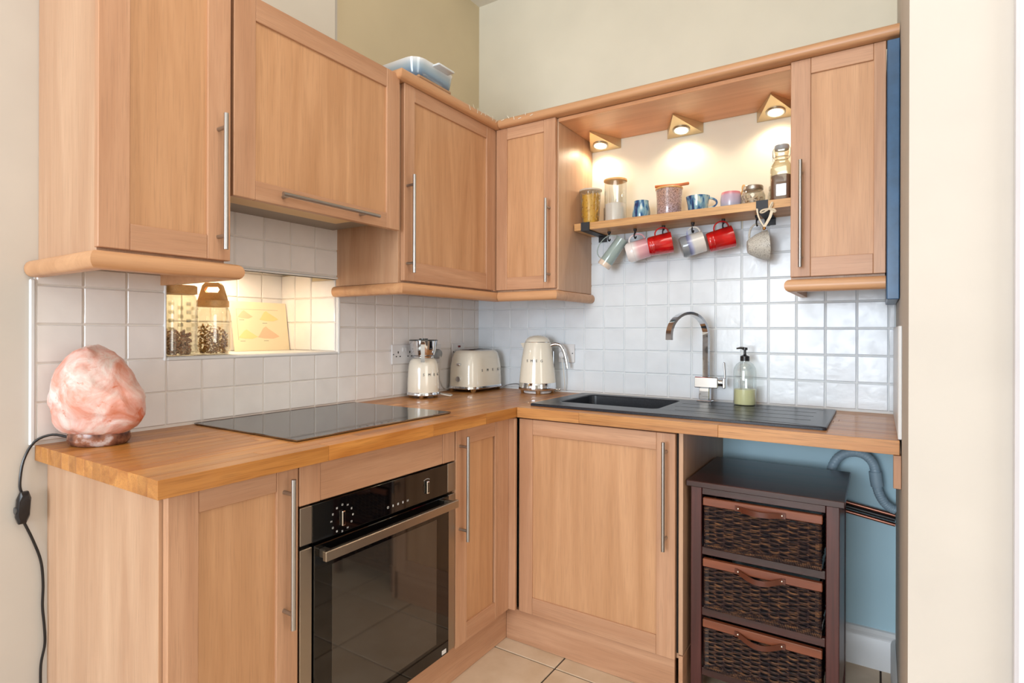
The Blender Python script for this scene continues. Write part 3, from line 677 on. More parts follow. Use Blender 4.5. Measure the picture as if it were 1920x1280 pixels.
obj('hose', MB().tube(pp, [.0155 + (.0009 if (i // 2) % 2 else 0) for i in range(n_)], 14), hose_m, hs)
obj('collar', MB().tube([(1.822, -.06, .735), (1.825, -.06, .705), (1.829, -.06, .683)], .0205, 18), hose_m, hs)

# ---------------------------------------------------------------- sockets and plugs
def socket(label, plane, u0, u1, z0, z1, items, f0=.0085):
    s = 1 if plane == 'x' else -1
    def fn(u, d, z): return (f0 + d, u, z) if plane == 'x' else (u, -f0 - d, z)
    def bxx(m_, a0, a1, d0, d1, c0, c1, b=.001):
        p, q = fn(a0, d0, c0), fn(a1, d1, c1); e = [(min(p[i], q[i]), max(p[i], q[i])) for i in range(3)]
        return m_.rbox(*e[0], *e[1], *e[2], b)
    t = thing('socket_plate', label, 'socket', fn((u0 + u1) / 2, 0, (z0 + z1) / 2))
    obj('plate', bxx(MB(), u0, u1, 0, .009, z0, z1, .002), plate_white, t)
    for it in items:
        k, u = it[0], it[1]; zc = (z0 + z1) / 2
        if k == 'rocker': obj('rocker', bxx(MB(), u - .006, u + .006, .009, .0125, zc + .012, zc + .030), plate_white, t)
        if k == 'holes':
            m_ = MB(); bxx(m_, u - .003, u + .003, .0088, .0093, zc + .004, zc + .014, .0002)
            for d in (-.012, .012): bxx(m_, u + d - .004, u + d + .004, .0088, .0093, zc - .012, zc - .007, .0002)
            obj('pin_holes', m_, darkgap, t)
        if k == 'screw':
            m_ = MB(); m_.cyl(fn(u, .0088, zc), fn(u, .0098, zc), .003, 10); obj('screw', m_, grey_print, t)
        if k == 'neon': obj('neon', bxx(MB(), u - .010, u + .010, .009, .0115, zc + .022, zc + .032), red_neon, t)
    return t, fn
socket('white double socket plate behind the steel jug on the left wall', 'x', -.668, -.522, 1.089, 1.177, [('holes', -.630), ('screw', -.660), ('screw', -.530), ('rocker', -.600), ('rocker', -.585), ('holes', -.555)])
socket('white single socket plate between the jug and the toaster', 'x', -.418, -.330, 1.085, 1.173, [('rocker', -.345)])
socket('white fused switch plate with dark red neon above the toaster', 'x', -.246, -.145, 1.089, 1.178, [('neon', -.190), ('screw', -.235)])
socket('white socket plate on the tiles right of the kettle', 'y', .503, .591, 1.087, 1.177, [('screw', .581), ('rocker', .53)])
def plug(label, c, plane, mat, r=.024):
    t = thing('plug', label, 'plug', c); M_ = Matrix.Rotation(PI / 2, 4, 'Y' if plane == 'x' else 'X')
    obj('plug_body', MB().lathe([(r, 0), (r, .016), (r * .8, .026), (r * .35, .030), (0, .030)], c, 20, M_), mat, t); return t
pg1 = plug('round grey plug in the single socket beside the steel jug', (.0178, -.374, 1.128), 'x', grey_plast)
obj('cable', MB().tube(smooth([(.045, -.374, 1.118), (.05, -.378, 1.07), (.035, -.380, 1.0), (.03, -.382, .955), (.05, -.40, .944)]), .0028, 8), cable_white, pg1)
pg2 = plug('dark plug in the socket right of the kettle', (.536, -.0178, 1.125), 'y', plate_white, .020)
obj('cable', MB().tube(smooth([(.536, -.045, 1.115), (.545, -.048, 1.07), (.55, -.04, 1.0), (.545, -.03, .95)]), .003, 8), cable_white, pg2)
pg2['label'] = 'small white plug in the socket plate right of the kettle'

# ---------------------------------------------------------------- small appliances
def letters(mb_, s, c, fnM, size, pitch):
    n_ = len(s)
    for i, ch in enumerate(s): text_mb(mb_, ch, size, fnM(c + (i - (n_ - 1) / 2) * pitch))
# kettle
KX, KY, Z0 = .440, -.112, .940
kt = thing('kettle', 'cream enamel kettle with chrome base and handle beside the sink', 'kettle', (KX, KY, Z0))
prof = [(.0890, .993), (.0890, .997), (.0875, 1.01), (.083, 1.06), (.077, 1.11), (.070, 1.155), (.0655, 1.180), (.063, 1.186)]
obj('body', MB().lathe(prof, (KX, KY, 0), 40), cream_enamel, kt)
obj('lid', MB().lathe([(.0615, 1.1865), (.0585, 1.196), (.050, 1.207), (.036, 1.215), (.018, 1.219), (0, 1.220)], (KX, KY, 0), 40), cream_enamel, kt)
obj('lid_ring', MB().lathe([(.0635, 1.1855), (.0640, 1.1875), (.0610, 1.1885)], (KX, KY, 0), 40), chrome, kt)
mb = MB(); mb.lathe([(.080, .955), (.0905, .958), (.0925, .962), (.0915, .972), (.0895, .990), (.088, .994)], (KX, KY, 0), 40)
def feet(mb_, cx, cy, r, a0, n_=4, h=.016):
    for k in range(n_):
        a = a0 + k * 2 * PI / n_; x, y = cx + r * math.cos(a), cy + r * math.sin(a)
        mb_.lathe([(.009, Z0 + .0005), (.011, Z0 + .003), (.014, Z0 + h), (.018, Z0 + h + .012)], (x, y, 0), 12)
feet(mb, KX, KY, .070, -1.0); obj('base', mb, chrome, kt)
obj('power_stand', MB().lathe([(.062, .9405), (.066, .943), (.066, .951), (0, .951)], (KX, KY, 0), 32), plate_white, kt)
ha = math.radians(20); hv = Vector((math.cos(ha), math.sin(ha), 0))
hp = smooth([Vector((KX, KY, 1.172)) + hv * .066, Vector((KX, KY, 1.178)) + hv * .088, Vector((KX, KY, 1.168)) + hv * .115, Vector((KX, KY, 1.13)) + hv * .133, Vector((KX, KY, 1.09)) + hv * .142, Vector((KX, KY, 1.062)) + hv * .146])
obj('handle', MB().tube(hp, .0085, 14), chrome, kt)
mb = MB(); M_ = frame_m(Vector((KX, KY, 1.10)) + hv * .0795, (-hv.y, hv.x, 0), (0, 0, 1)); mb.rbox(-.007, .007, -.045, .045, -.004, .003, .002, M_); obj('water_window', mb, smoked, kt)
va = math.radians(200); vv = Vector((math.cos(va), math.sin(va), 0))
mb = MB(); mb.add([Vector((KX, KY, 1.183)) + vv * .062 + Vector((-vv.y, vv.x, 0)) * .016, Vector((KX, KY, 1.183)) + vv * .062 - Vector((-vv.y, vv.x, 0)) * .016, Vector((KX, KY, 1.181)) + vv * .085, Vector((KX, KY, 1.150)) + vv * .069], [(0, 1, 2), (0, 2, 3), (1, 3, 2), (0, 3, 1)]); obj('spout', mb, cream_enamel, kt)
mb = MB()
def kM(a): 
    nv = Vector((math.cos(a), math.sin(a), 0)); return frame_m(Vector((KX, KY, 1.098)) + nv * .0795, (-nv.y, nv.x, 0), (0, .0, 1))
letters(mb, 'SMEG', math.radians(-72), kM, .017, .30); obj('lettering', mb, grey_print, kt)
obj('lever', MB().tube([Vector((KX, KY, .958)) + hv * .085, Vector((KX, KY, .960)) + hv * .104], .003, 8).ball(Vector((KX, KY, .960)) + hv * .108, .006, 2), chrome, kt)
obj('cable', MB().tube(smooth([(KX - .080, KY + .03, .953), (KX - .115, KY + .04, .968), (KX - .155, KY + .045, .973), (KX - .20, KY + .035, .965), (KX - .24, KY + .03, .948)]), .0028, 8), cable_grey, kt)

# toaster
TXc, TYc = .112, -.170
ts = thing('toaster', 'cream enamel two-slot toaster with chrome base in the corner', 'toaster', (TXc, TYc, Z0))
m_ = MB(); SEG = 48
def sup(a, b, z, p=4.2):
    out = []
    for k in range(SEG):
        w = 2 * PI * k / SEG; c_, s_ = math.cos(w), math.sin(w); q = (abs(c_) ** p + abs(s_) ** p) ** (-1 / p); out.append((TXc + a * q * c_, TYc + b * q * s_, z))
    return out
def loft(m_, loops):
    n_ = len(loops[0]); V = [p for l in loops for p in l]
    F_ = [(i * n_ + k, i * n_ + (k + 1) % n_, (i + 1) * n_ + (k + 1) % n_, (i + 1) * n_ + k) for i in range(len(loops) - 1) for k in range(n_)]
    F_ += [tuple(range(n_))[::-1], tuple((len(loops) - 1) * n_ + k for k in range(n_))]; return m_.add(V, F_)
loft(m_, [sup(.089, .140, .968), sup(.089, .140, .985), sup(.086, .137, 1.06), sup(.081, .131, 1.10), sup(.075, .123, 1.127), sup(.066, .112, 1.140), sup(.055, .100, 1.144)]); obj('body', m_, cream_enamel, ts)
obj('top_plate', loft(MB(), [sup(.050, .098, 1.1442), sup(.048, .095, 1.1475)]), steel, ts)
obj('slot', MB().box(TXc - .032, TXc - .012, TYc - .075, TYc + .075, 1.1477, 1.1482).box(TXc + .012, TXc + .032, TYc - .075, TYc + .075, 1.1477, 1.1482), darkgap, ts)
mb = loft(MB(), [sup(.080, .130, .953), sup(.0915, .1425, .955), sup(.0922, .1432, .957), sup(.0895, .1405, .968), sup(.088, .139, .969)])
for x in (-.066, .066):
    for y in (-.112, .112): mb.lathe([(.010, Z0 + .0005), (.012, Z0 + .004), (.018, Z0 + .018)], (TXc + x, TYc + y, 0), 12)
obj('base', mb, chrome, ts)
mb = MB()
for i, ch in enumerate('SMEG'): text_mb(mb, ch, .018, frame_m((TXc + .0880, TYc + (i - 1.5) * .045, 1.046), (0, 1, 0), (-.04, 0, 1)))
obj('lettering', mb, grey_print, ts)
mb = MB(); mb.rbox(TXc - .010, TXc + .010, TYc - .150, TYc - .132, 1.070, 1.082, .003); mb.cyl((TXc + .0, TYc - .139, 1.005), (TXc + .0, TYc - .150, 1.005), .013, 20); obj('lever', mb, chrome, ts)
obj('cable', MB().tube(smooth([(TXc - .085, TYc - .05, .958), (.020, -.27, .95), (.016, -.305, .955), (.014, -.330, .985), (.014, -.345, 1.03)]), .003, 8), cable_white, ts)

# milk frother
GXc, GYc = .105, -.560
gr = thing('milk_frother', 'cream enamel milk frother carrying a steel jug on the left of the toaster', 'milk frother', (GXc, GYc, Z0))
obj('body', MB().lathe([(.071, .966), (.0715, .972), (.071, 1.0), (.069, 1.05), (.066, 1.085), (.060, 1.105), (.050, 1.115), (.040, 1.118), (0, 1.118)], (GXc, GYc, 0), 40), cream_enamel, gr)
mb = MB(); mb.lathe([(.064, .950), (.0745, .952), (.0752, .955), (.0718, .966), (.070, .967)], (GXc, GYc, 0), 40); feet(mb, GXc, GYc, .055, -1.0, 4, .014); obj('base', mb, chrome, gr)
obj('collar', MB().lathe([(.046, 1.1185), (.047, 1.124), (.044, 1.127), (0, 1.127)], (GXc, GYc, 0), 32), chrome, gr)
mb = MB()
def gM(a):
    nv = Vector((math.cos(a), math.sin(a), 0)); return frame_m(Vector((GXc, GYc, 1.045)) + nv * .0700, (-nv.y, nv.x, 0), (0, 0, 1))
letters(mb, 'SMEG', math.radians(-16), gM, .016, .36); obj('lettering', mb, grey_print, gr)
obj('cable', MB().tube(smooth([(GXc + .05, GYc + .06, .952), (.19, -.47, .9435), (.16, -.43, .9435), (.10, -.42, .9435), (.06, -.41, .9435)]), .003, 8), cable_white, gr)
jg = thing('steel_jug', 'polished steel milk jug with handle standing on the cream frother', 'jug', (GXc, GYc, 1.1275))
obj('jug_body', MB().lathe([(.044, 1.1278), (.050, 1.131), (.056, 1.150), (.060, 1.175), (.0625, 1.1945), (.061, 1.1945), (.058, 1.175), (.053, 1.150), (.045, 1.134), (0, 1.134)], (GXc, GYc, 0), 40), chrome, jg)
obj('rim', MB().lathe([(.0620, 1.1945), (.0640, 1.1950), (.0640, 1.1985), (.0585, 1.2000), (.020, 1.2005), (.020, 1.2045), (0, 1.2050)], (GXc, GYc, 0), 36), pm('dark_lid', (60, 64, 64), .25, .6), jg)
a = math.radians(-50); v = Vector((math.cos(a), math.sin(a), 0)); c_ = Vector((GXc, GYc, 0))
obj('handle', MB().band(smooth([c_ + v * .058 + Vector((0, 0, 1.180)), c_ + v * .078 + Vector((0, 0, 1.186)), c_ + v * .086 + Vector((0, 0, 1.176)), c_ + v * .087 + Vector((0, 0, 1.13)), c_ + v * .086 + Vector((0, 0, 1.102))]), (-v.y, v.x, 0), .017, .005), chrome, jg)

# ---------------------------------------------------------------- salt lamp
sl = thing('salt_lamp', 'pink salt rock lamp on a dark base at the left end of the worktop', 'lamp', (.125, -1.845, .940))
salt = pm('pink_salt', (236, 168, 150), .42, 0, Subsurface_Weight=.12, Subsurface_Scale=.01); v = coords(salt, rnd=False)
a1 = noise(salt, v, 13, 6, .62, 1.0); a2 = noise(salt, v, 22, 4, .6, .5)
ca = ramp(salt, a1, [(.30, (208, 126, 96)), (.42, (222, 160, 144)), (.50, (228, 184, 174)), (.62, (238, 222, 218))])
cb2 = mixc(salt, ramp(salt, a2, [(.30, (1, 1, 1, 1)), (.37, (0, 0, 0, 1))]), ca, lin((206, 104, 62))); lk(salt, cb2, base(salt)); bump(salt, noise(salt, v, 60, 4), .35, .004)
from mathutils import noise as mn
bm = bmesh.new(); bmesh.ops.create_icosphere(bm, subdivisions=5, radius=1)
m_ = MB(); rc = Vector((.128, -1.842, 1.083)); rt = Vector((.8395, .5434, 0)); fd = Vector((-.5434, .8395, 0)); V = []
for v_ in bm.verts:
    d = v_.co; h = d.z
    w = .106 * (1 + .02 * h); 
    w *= (1 - h * h * .999) ** -.5 * (max(0, 1 - ((h + .3) / 1.3) ** 1.5) ** .72 if h > -.3 else max(0, 1 - ((-.3 - h) / .7) ** 4) ** .5)
    lean = -.012 * max(0, h) + .003
    x = d.x * w * (1.0 + (.05 if d.x > 0 and h < 0 else 0)); y = d.y * .098 * (1 - .2 * max(0, h) ** 2); z = h * .1225
    if z < -.112: z = -.112
    sc = 1 + .09 * mn.noise(d * 1.6 + Vector((3, 1, 2))) + .045 * mn.noise(d * 3.3) - .03 * abs(mn.noise(d * 5 + Vector((9, 1, 4)))) + .012 * mn.noise(d * 13)
    # notch on the upper right shoulder, as in a broken rock
    nt = math.exp(-(((d.x - .85) / .25) ** 2 + ((h - .10) / .16) ** 2)) * .10
    p = rc + rt * (x * sc * (1 - nt) + lean) + fd * (y * sc) + Vector((0, 0, z * (sc if z > -.11 else 1)))
    if p.x < .013: p.x = .013 + (p.x - .013) * .02
    V.append(p)
m_.add(V, [[v_.index for v_ in f.verts] for f in bm.faces]); bm.free(); obj('salt_rock', m_, salt, sl, sm=28)
mb = MB(); mb.lathe([(.066, .9405), (.072, .945), (.074, .958), (.070, .974), (0, .974)], (0, 0, 0), 28)
mb2 = MB(); Mx = Matrix(((rt.x, fd.x, 0, .118), (rt.y, fd.y, 0, -1.832), (0, 0, 1, 0), (0, 0, 0, 1)))
bs_m = pm('glossy_dark_base', (120, 78, 62), .2); v = coords(bs_m, rnd=False); lk(bs_m, ramp(bs_m, noise(bs_m, v, 30, 3), [(.4, (84, 50, 42)), (.6, (150, 100, 78)), (.72, (196, 180, 176))]), base(bs_m))
mb2.lathe([(.064, .9405), (.070, .945), (.074, .955), (.071, .974), (0, .974)], (0, 0, 0), 28, Mx, sx=1.0, sy=.8); obj('base', mb2, bs_m, sl)
cpts = smooth([(.070, -1.880, .958), (.035, -1.905, .966), (.012, -1.935, .950), (.010, -1.957, .905), (.010, -1.964, .85), (.010, -1.961, .826)])
c2 = smooth([(.010, -1.956, .750), (.010, -1.938, .700), (.010, -1.921, .640), (.010, -1.916, .58), (.010, -1.917, .52), (.0125, -1.914, .47), (.010, -1.912, .42), (.010, -1.920, .37), (.010, -1.921, .30), (.010, -1.925, .20), (.010, -1.93, .06), (.02, -1.95, .006)], 6)
obj('cord', MB().tube(cpts, .0032, 8).tube(c2, .0032, 8), blackplast, sl)
m_ = MB(); Ms = frame_m((.014, -1.959, .788), (0, 1, 0), (0, .06, 1))
loops = [[(x * .014 * s_ , y * .040 * s_, z) for x, y in ((-.55, -1), (.55, -1), (1, -.55), (1, .55), (.55, 1), (-.55, 1), (-1, .55), (-1, -.55))] for s_, z in ((.80, -.009), (1, -.004), (1, .006), (.78, .012))]
mm = MB(); V = [Ms @ Vector(p) for l in loops for p in l]; mm.add(V, [(i * 8 + k, i * 8 + (k + 1) % 8, (i + 1) * 8 + (k + 1) % 8, (i + 1) * 8 + k) for i in range(3) for k in range(8)] + [tuple(range(8))[::-1], tuple(24 + k for k in range(8))])
sw = obj('inline_switch', mm, blackplast, sl)
obj('thumb_wheel', MB().cyl((.014, -1.9755, .783), (.014, -1.9725, .783), .009, 16), grey_print, sw)

# ---------------------------------------------------------------- niche contents
def pile(mb_, c, r, z0, z1, n_, sz, shape='blob', rr=R):
    for _ in range(n_):
        a = rr.uniform(0, 2 * PI); q = r * (rr.random() ** .30); hgt = z0 + (z1 - z0) * rr.random() * (1 - .25 * (q / r) * math.cos(a))
        s = sz * rr.uniform(.7, 1.3); M_ = Matrix.Rotation(rr.uniform(0, 6.28), 4, Vector((rr.uniform(-1, 1), rr.uniform(-1, 1), rr.uniform(-1, 1))).normalized())
        ctr = (c[0] + (q - s * .5) * math.cos(a), c[1] + (q - s * .5) * math.sin(a), hgt)
        if shape == 'blob': mb_.ball(ctr, s, 1, (1, .75, .5), M_)
        else:
            pts = [Vector(ctr) + M_ @ Vector((s * math.cos(t), s * math.sin(t), 0)) for t in (0, .7, 1.4, 2.1)]; mb_.tube(pts, s * .32, 5)
    return mb_
oats = pm('toasted_flakes', (178, 140, 112), .7); v = coords(oats, rnd=False); lk(oats, ramp(oats, noise(oats, v, 120, 1), [(.4, (196, 142, 108)), (.6, (244, 218, 192))]), base(oats))
seeds = pm('brown_seeds', (120, 90, 50), .7); v = coords(seeds, rnd=False); lk(seeds, ramp(seeds, noise(seeds, v, 160, 1), [(.4, (156, 110, 64)), (.6, (224, 180, 112))]), base(seeds))
def jar_glass(parent, cx, cy, prof, th=.0022, mat=clear, seg=36, **k):
    inner = [(max(r - th, 0), max(z, prof[0][1] + th)) for r, z in prof[::-1]]
    inner = [p for p in inner if p[0] > 0] + [(0, prof[0][1] + th)]
    return obj('glass', MB().lathe([(0, prof[0][1])] + prof + inner, (cx, cy, 0), seg, **k), mat, parent)
NZ = NZ0 + .0015
j1 = thing('storage_jar', 'square basket-patterned glass jar of flakes with flat wooden lid in the niche', 'jar', (-.060, -1.552, NZ))
J1 = (-.060, -1.552)
prof = [(.046, NZ), (.0515, NZ + .006)] + [(.0515 + (.0008 if k % 2 else 0), NZ + .012 + .0085 * k) for k in range(20)] + [(.050, NZ + .188), (.045, NZ + .196)]
jar_glass(j1, *J1, prof, .003, clear_w, 40, p=5.0)
obj('flakes', pile(MB(), J1, .045, NZ + .006, NZ + .072, 420, .0062), oats, j1, kind='stuff')
mb = MB()
for row in range(7):
    for k in range(14):
        if (row + k) % 2: continue
        a = 2 * PI * (k + .5) / 14; q = (abs(math.cos(a)) ** 5 + abs(math.sin(a)) ** 5) ** (-.2) * .0535
        M_ = frame_m((J1[0] + q * math.cos(a), J1[1] + q * math.sin(a), NZ + .085 + .0135 * row), (-math.sin(a), math.cos(a), 0), (0, 0, 1)); mb.rbox(-.008, .008, -.0055, .0055, -.0008, .0008, .0007, M_)
obj('raised_pattern', mb, clear_w, j1, label='raised basket-weave blocks in the glass')
obj('lid', MB().lathe([(.050, NZ + .197), (.0525, NZ + .199), (.0525, NZ + .222), (.050, NZ + .225), (0, NZ + .225)], (*J1, 0), 40, p=4.0), pale_wood, j1)
J2 = (-.085, -1.418)
j2 = thing('storage_jar', 'glass jar of brown seeds with arched wooden handle lid in the niche', 'jar', (*J2, NZ))
jar_glass(j2, *J2, [(.047, NZ), (.053, NZ + .006), (.0545, NZ + .02), (.0545, NZ + .130), (.051, NZ + .152), (.047, NZ + .160)], .0025, clear_w)
obj('seeds', pile(MB(), J2, .048, NZ + .005, NZ + .085, 560, .0042), seeds, j2, kind='stuff')
lid = obj('lid', MB().lathe([(.047, NZ + .161), (.050, NZ + .163), (.050, NZ + .182), (.048, NZ + .184), (0, NZ + .184)], (*J2, 0), 36), pale_wood, j2)
hd = rt if False else Vector((.80, .60, 0)); mb = MB(); out = [(-.047, 0), (-.032, .050), (-.022, .060), (.022, .060), (.032, .050), (.047, 0)]
inn = [(-.020, .026), (-.026, .036), (-.020, .046), (.020, .046), (.026, .036), (.020, .026)]
V = []
for s_ in (-.009, .009):
    for u, w in out + inn: V.append(Vector((J2[0], J2[1], NZ + .1845)) + hd * u + Vector((-hd.y, hd.x, 0)) * s_ + Vector((0, 0, w)))
quads = [(0, 1, 7, 6), (1, 2, 8, 7), (2, 3, 9, 8), (3, 4, 10, 9), (4, 5, 11, 10), (5, 0, 6, 11)]
F_ = [q for q in quads] + [tuple(12 + i for i in q[::-1]) for q in quads] + [(i, (i + 1) % 6, 12 + (i + 1) % 6, 12 + i) for i in range(6)] + [(6 + i, 18 + i, 18 + (i + 1) % 6, 6 + (i + 1) % 6) for i in range(6)]
mb.add(V, F_); obj('lid_handle', mb, pale_wood, lid)

pr = thing('print', 'pale mountain print on card leaning in the lit niche', 'picture', (-.28, -1.10, NZ))
pa = Vector((-.262, -1.232, NZ)); pu = Vector((-.02, .262, 0)).normalized(); pv = Vector((-.155, 0, .985)).normalized(); pn = pu.cross(pv).normalized()
PM = Matrix(((pu.x, pv.x, pn.x, pa.x), (pu.y, pv.y, pn.y, pa.y), (pu.z, pv.z, pn.z, pa.z), (0, 0, 0, 1))); PW, PH = .258, .200
obj('card', MB().rbox(0, PW, 0, PH, -.004, 0, .0008, PM), pm('cream_card', (240, 222, 186), .6), pr)
mb = MB()
for a, b, c, d in ((.02, .215, .168, .1693), (.02, .0213, .045, .168)): mb.box(a, b, c, d, .0001, .0004, PM)
obj('mount_line', mb, pm('mount_line', (190, 160, 130), .7), pr)
def hill(mb_, cx, y0, w, h, pk):
    pts = [(cx - w / 2, y0), (cx - w * .40, y0 + h * .25), (cx + pk * w - w * .12, y0 + h * .85), (cx + pk * w, y0 + h), (cx + pk * w + w * .10, y0 + h * .8), (cx + w * .35, y0 + h * .30), (cx + w / 2, y0 + .002), (cx + w * .2, y0 - .006), (cx - w * .2, y0 - .005)]
    mb_.prism(pts, lambda u, v, d: PM @ Vector((u, v, d)), .0003, .0006)
mb = MB(); hill(mb, .058, .137, .068, .028, -.05); hill(mb, .160, .055, .104, .045, -.10); obj('printed_hill', mb, pm('salmon_print', (244, 194, 158), .7), pr)
mb = MB(); hill(mb, .168, .128, .092, .036, -.12); hill(mb, .065, .055, .088, .032, -.06); obj('printed_hill', mb, pm('yellow_print', (246, 214, 150), .7), pr)
mb = MB()
for x, y in ((.03, .125), (.135, .113), (.028, .040), (.135, .040)): mb.box(x, x + .022, y, y + .0012, .0003, .0005, PM)
obj('caption', mb, grey_print, pr)

# ---------------------------------------------------------------- baking dish on the cornice
dish_m = pm('blue_glazed_dish', (200, 214, 224), .12, 0, Coat_Weight=.5); tc = nd(dish_m, 'ShaderNodeTexCoord'); sp = nd(dish_m, 'ShaderNodeSeparateXYZ'); lk(dish_m, tc.outputs['Object'], sp.inputs[0])
mr = nd(dish_m, 'ShaderNodeMapRange'); mr.inputs['From Min'].default_value = .0; mr.inputs['From Max'].default_value = .075; lk(dish_m, sp.outputs['Z'], mr.inputs['Value'])
lk(dish_m, ramp(dish_m, mr.outputs[0], [(.0, (58, 72, 92)), (.18, (88, 108, 130)), (.45, (126, 152, 174)), (.7, (168, 186, 198)), (.9, (214, 220, 224)), (1, (228, 230, 230))]), base(dish_m))
DZ = 2.1915
dh = thing('baking_dish', 'rectangular ceramic baking dish glazed white fading to blue on top of the cabinets', 'dish', (.26, -.79, DZ))
def rl(x0, x1, y0, y1, r, z): return rrect(x0, x1, y0, y1, r, z, 6)
x0, x1, y0, y1 = .155, .392, -.925, -.680
L2 = [rl(x0 + .030, x1 - .022, y0 + .022, y1 - .022, .03, DZ), rl(x0 + .024, x1 - .016, y0 + .016, y1 - .016, .035, DZ + .006), rl(x0 + .012, x1 - .008, y0 + .008, y1 - .008, .045, DZ + .035), rl(x0 + .004, x1 - .003, y0 + .003, y1 - .003, .05, DZ + .064), rl(x0, x1, y0, y1, .052, DZ + .073), rl(x0 + .006, x1 - .006, y0 + .006, y1 - .006, .048, DZ + .075), rl(x0 + .022, x1 - .016, y0 + .016, y1 - .016, .04, DZ + .03), rl(x0 + .034, x1 - .03, y0 + .03, y1 - .03, .03, DZ + .010)]
obj('body', loft(MB(), L2), dish_m, dh)
obj('foot', MB().rbox(x0 + .034, x1 - .010, y0 + .026, y1 - .026, DZ - .0009, DZ + .012, .004), pm('unglazed_clay', (176, 140, 108), .7), dh)
mb = MB(); mb.rbox(x1 - .012, x1 + .030, -.830, -.735, DZ + .063, DZ + .072, .004, seg=2); obj('handle', mb, dish_m, dh)

# ---------------------------------------------------------------- downlights over the shelf
def spot(loc, e, ang, col=(1, .84, .62), blend=.6, rad=.018, d=(0, -.12, -1)):
    l = bpy.data.lights.new('downlight_beam', 'SPOT'); l.energy = e; l.spot_size = math.radians(ang); l.spot_blend = blend; l.shadow_soft_size = rad; l.color = col
    o = bpy.data.objects.new('downlight_beam', l); COL.objects.link(o); o.location = loc; o.rotation_euler = Vector(d).to_track_quat('-Z', 'Y').to_euler(); return o
for k, (cx, lab) in enumerate(((.744, 'leftmost of the three lit triangular downlights over the mug shelf'), (1.119, 'middle of the three lit triangular downlights over the mug shelf'), (1.489, 'rightmost of the three lit triangular downlights over the mug shelf'))):
    t = thing('downlight', lab, 'downlight', (cx, -.06, 2.1355), 'triangular downlights over the mug shelf')
    zt_ = 2.1355; zb = zt_ - .042; w = .078
    A = [(cx - w, -.004, zt_), (cx + w, -.004, zt_), (cx, -.178, zt_), (cx - w, -.004, zb), (cx + w, -.004, zb), (cx, -.178, zt_ - .006)]
    obj('housing', MB().add(A, [(0, 1, 2), (3, 5, 4), (0, 3, 4, 1), (0, 2, 5, 3), (1, 4, 5, 2)]), brass_satin, t, sm=0)
    sl_ = math.atan2(.036, .174); Mr = Matrix.Translation((cx, -.058, zb + math.tan(sl_) * .054)) @ Matrix.Rotation(-sl_, 4, 'X')
    rg = obj('trim_ring', MB().lathe([(.036, .001), (.036, -.004), (.033, -.006), (.029, -.005), (.028, .001)], (0, 0, 0), 36, Mr), steel, t)
    obj('lamp_glass', MB().lathe([(.0275, -.003), (.0, -.0032)], (0, 0, 0), 32, Mr), bulb, t)
    q = Mr @ Vector((0, 0, -.012)); spot(q, 2.6, 150)
# niche light under the tall cabinet
nl = thing('niche_light', 'small round recessed light in the top of the tiled niche', 'light', (-.15, -1.36, NZC - .003))
obj('lamp_ring', MB().lathe([(.034, NZC - .0025), (.034, NZC - .008), (.028, NZC - .009), (.027, NZC - .003)], (-.17, -1.33, 0), 28), steel, nl)
obj('lamp_glass', MB().lathe([(.0265, NZC - .006), (0, NZC - .0062)], (-.17, -1.33, 0), 28), bulb, nl)
spot((-.17, -1.33, NZC - .014), 6.8, 172, (1, .78, .52), .5, .03, (-.1, .1, -1))

# ---------------------------------------------------------------- mug shelf
def sz(x): return 1.7205 + (x - .68) * .0100
sh = thing('shelf', 'narrow oak shelf on black brackets under the downlights', 'shelf', (1.12, -.1, 1.70))
SXa, SXb = .680, 1.566; tb = .031
m_ = MB(); m_.add([(x, y, sz(x) - d) for x in (SXa, SXb) for y in (-.200, -.0095) for d in (tb, 0)], [(0, 1, 3, 2), (4, 6, 7, 5), (0, 4, 5, 1), (2, 3, 7, 6), (0, 2, 6, 4), (1, 5, 7, 3)])
obj('board', m_, oak_shelf, sh)
for xa, xb in ((.716, .757), (1.443, 1.484)):
    c_ = (xa + xb) / 2; zt_ = sz(c_); mb = MB()
    mb.band([(c_, -.204, zt_ + .002), (c_, -.204, zt_ - tb - .003)], (1, 0, 0), xb - xa, .004)
    mb.band([(c_, -.205, zt_ - tb - .003), (c_, -.010, zt_ - tb - .003)], (1, 0, 0), xb - xa, .004)
    mb.band([(c_, -.012, zt_ - tb - .003), (c_, -.012, zt_ - tb - .030)], (1, 0, 0), xb - xa, .004)
    obj('bracket', mb, iron, sh)
hooks = [(.806, -.10), (.929, -.10), (1.056, -.10), (1.180, -.10), (1.302, -.10), (1.429, -.10)]
HZ = {}
for x, y in hooks:
    zt_ = sz(x) - tb - .0005; m_ = MB(); m_.lathe([(.0075, zt_), (.0075, zt_ - .008), (.0045, zt_ - .011), (.0045, zt_ - .020)], (x, y, 0), 12)
    pts = [(x, y - .012 * math.sin(t), zt_ - .030 + .012 * math.cos(t)) for t in [k * PI * 1.5 / 10 - .15 for k in range(11)]]
    m_.tube(pts, .0030, 8); obj('cup_hook', m_, iron, sh); HZ[x] = zt_ - .0415

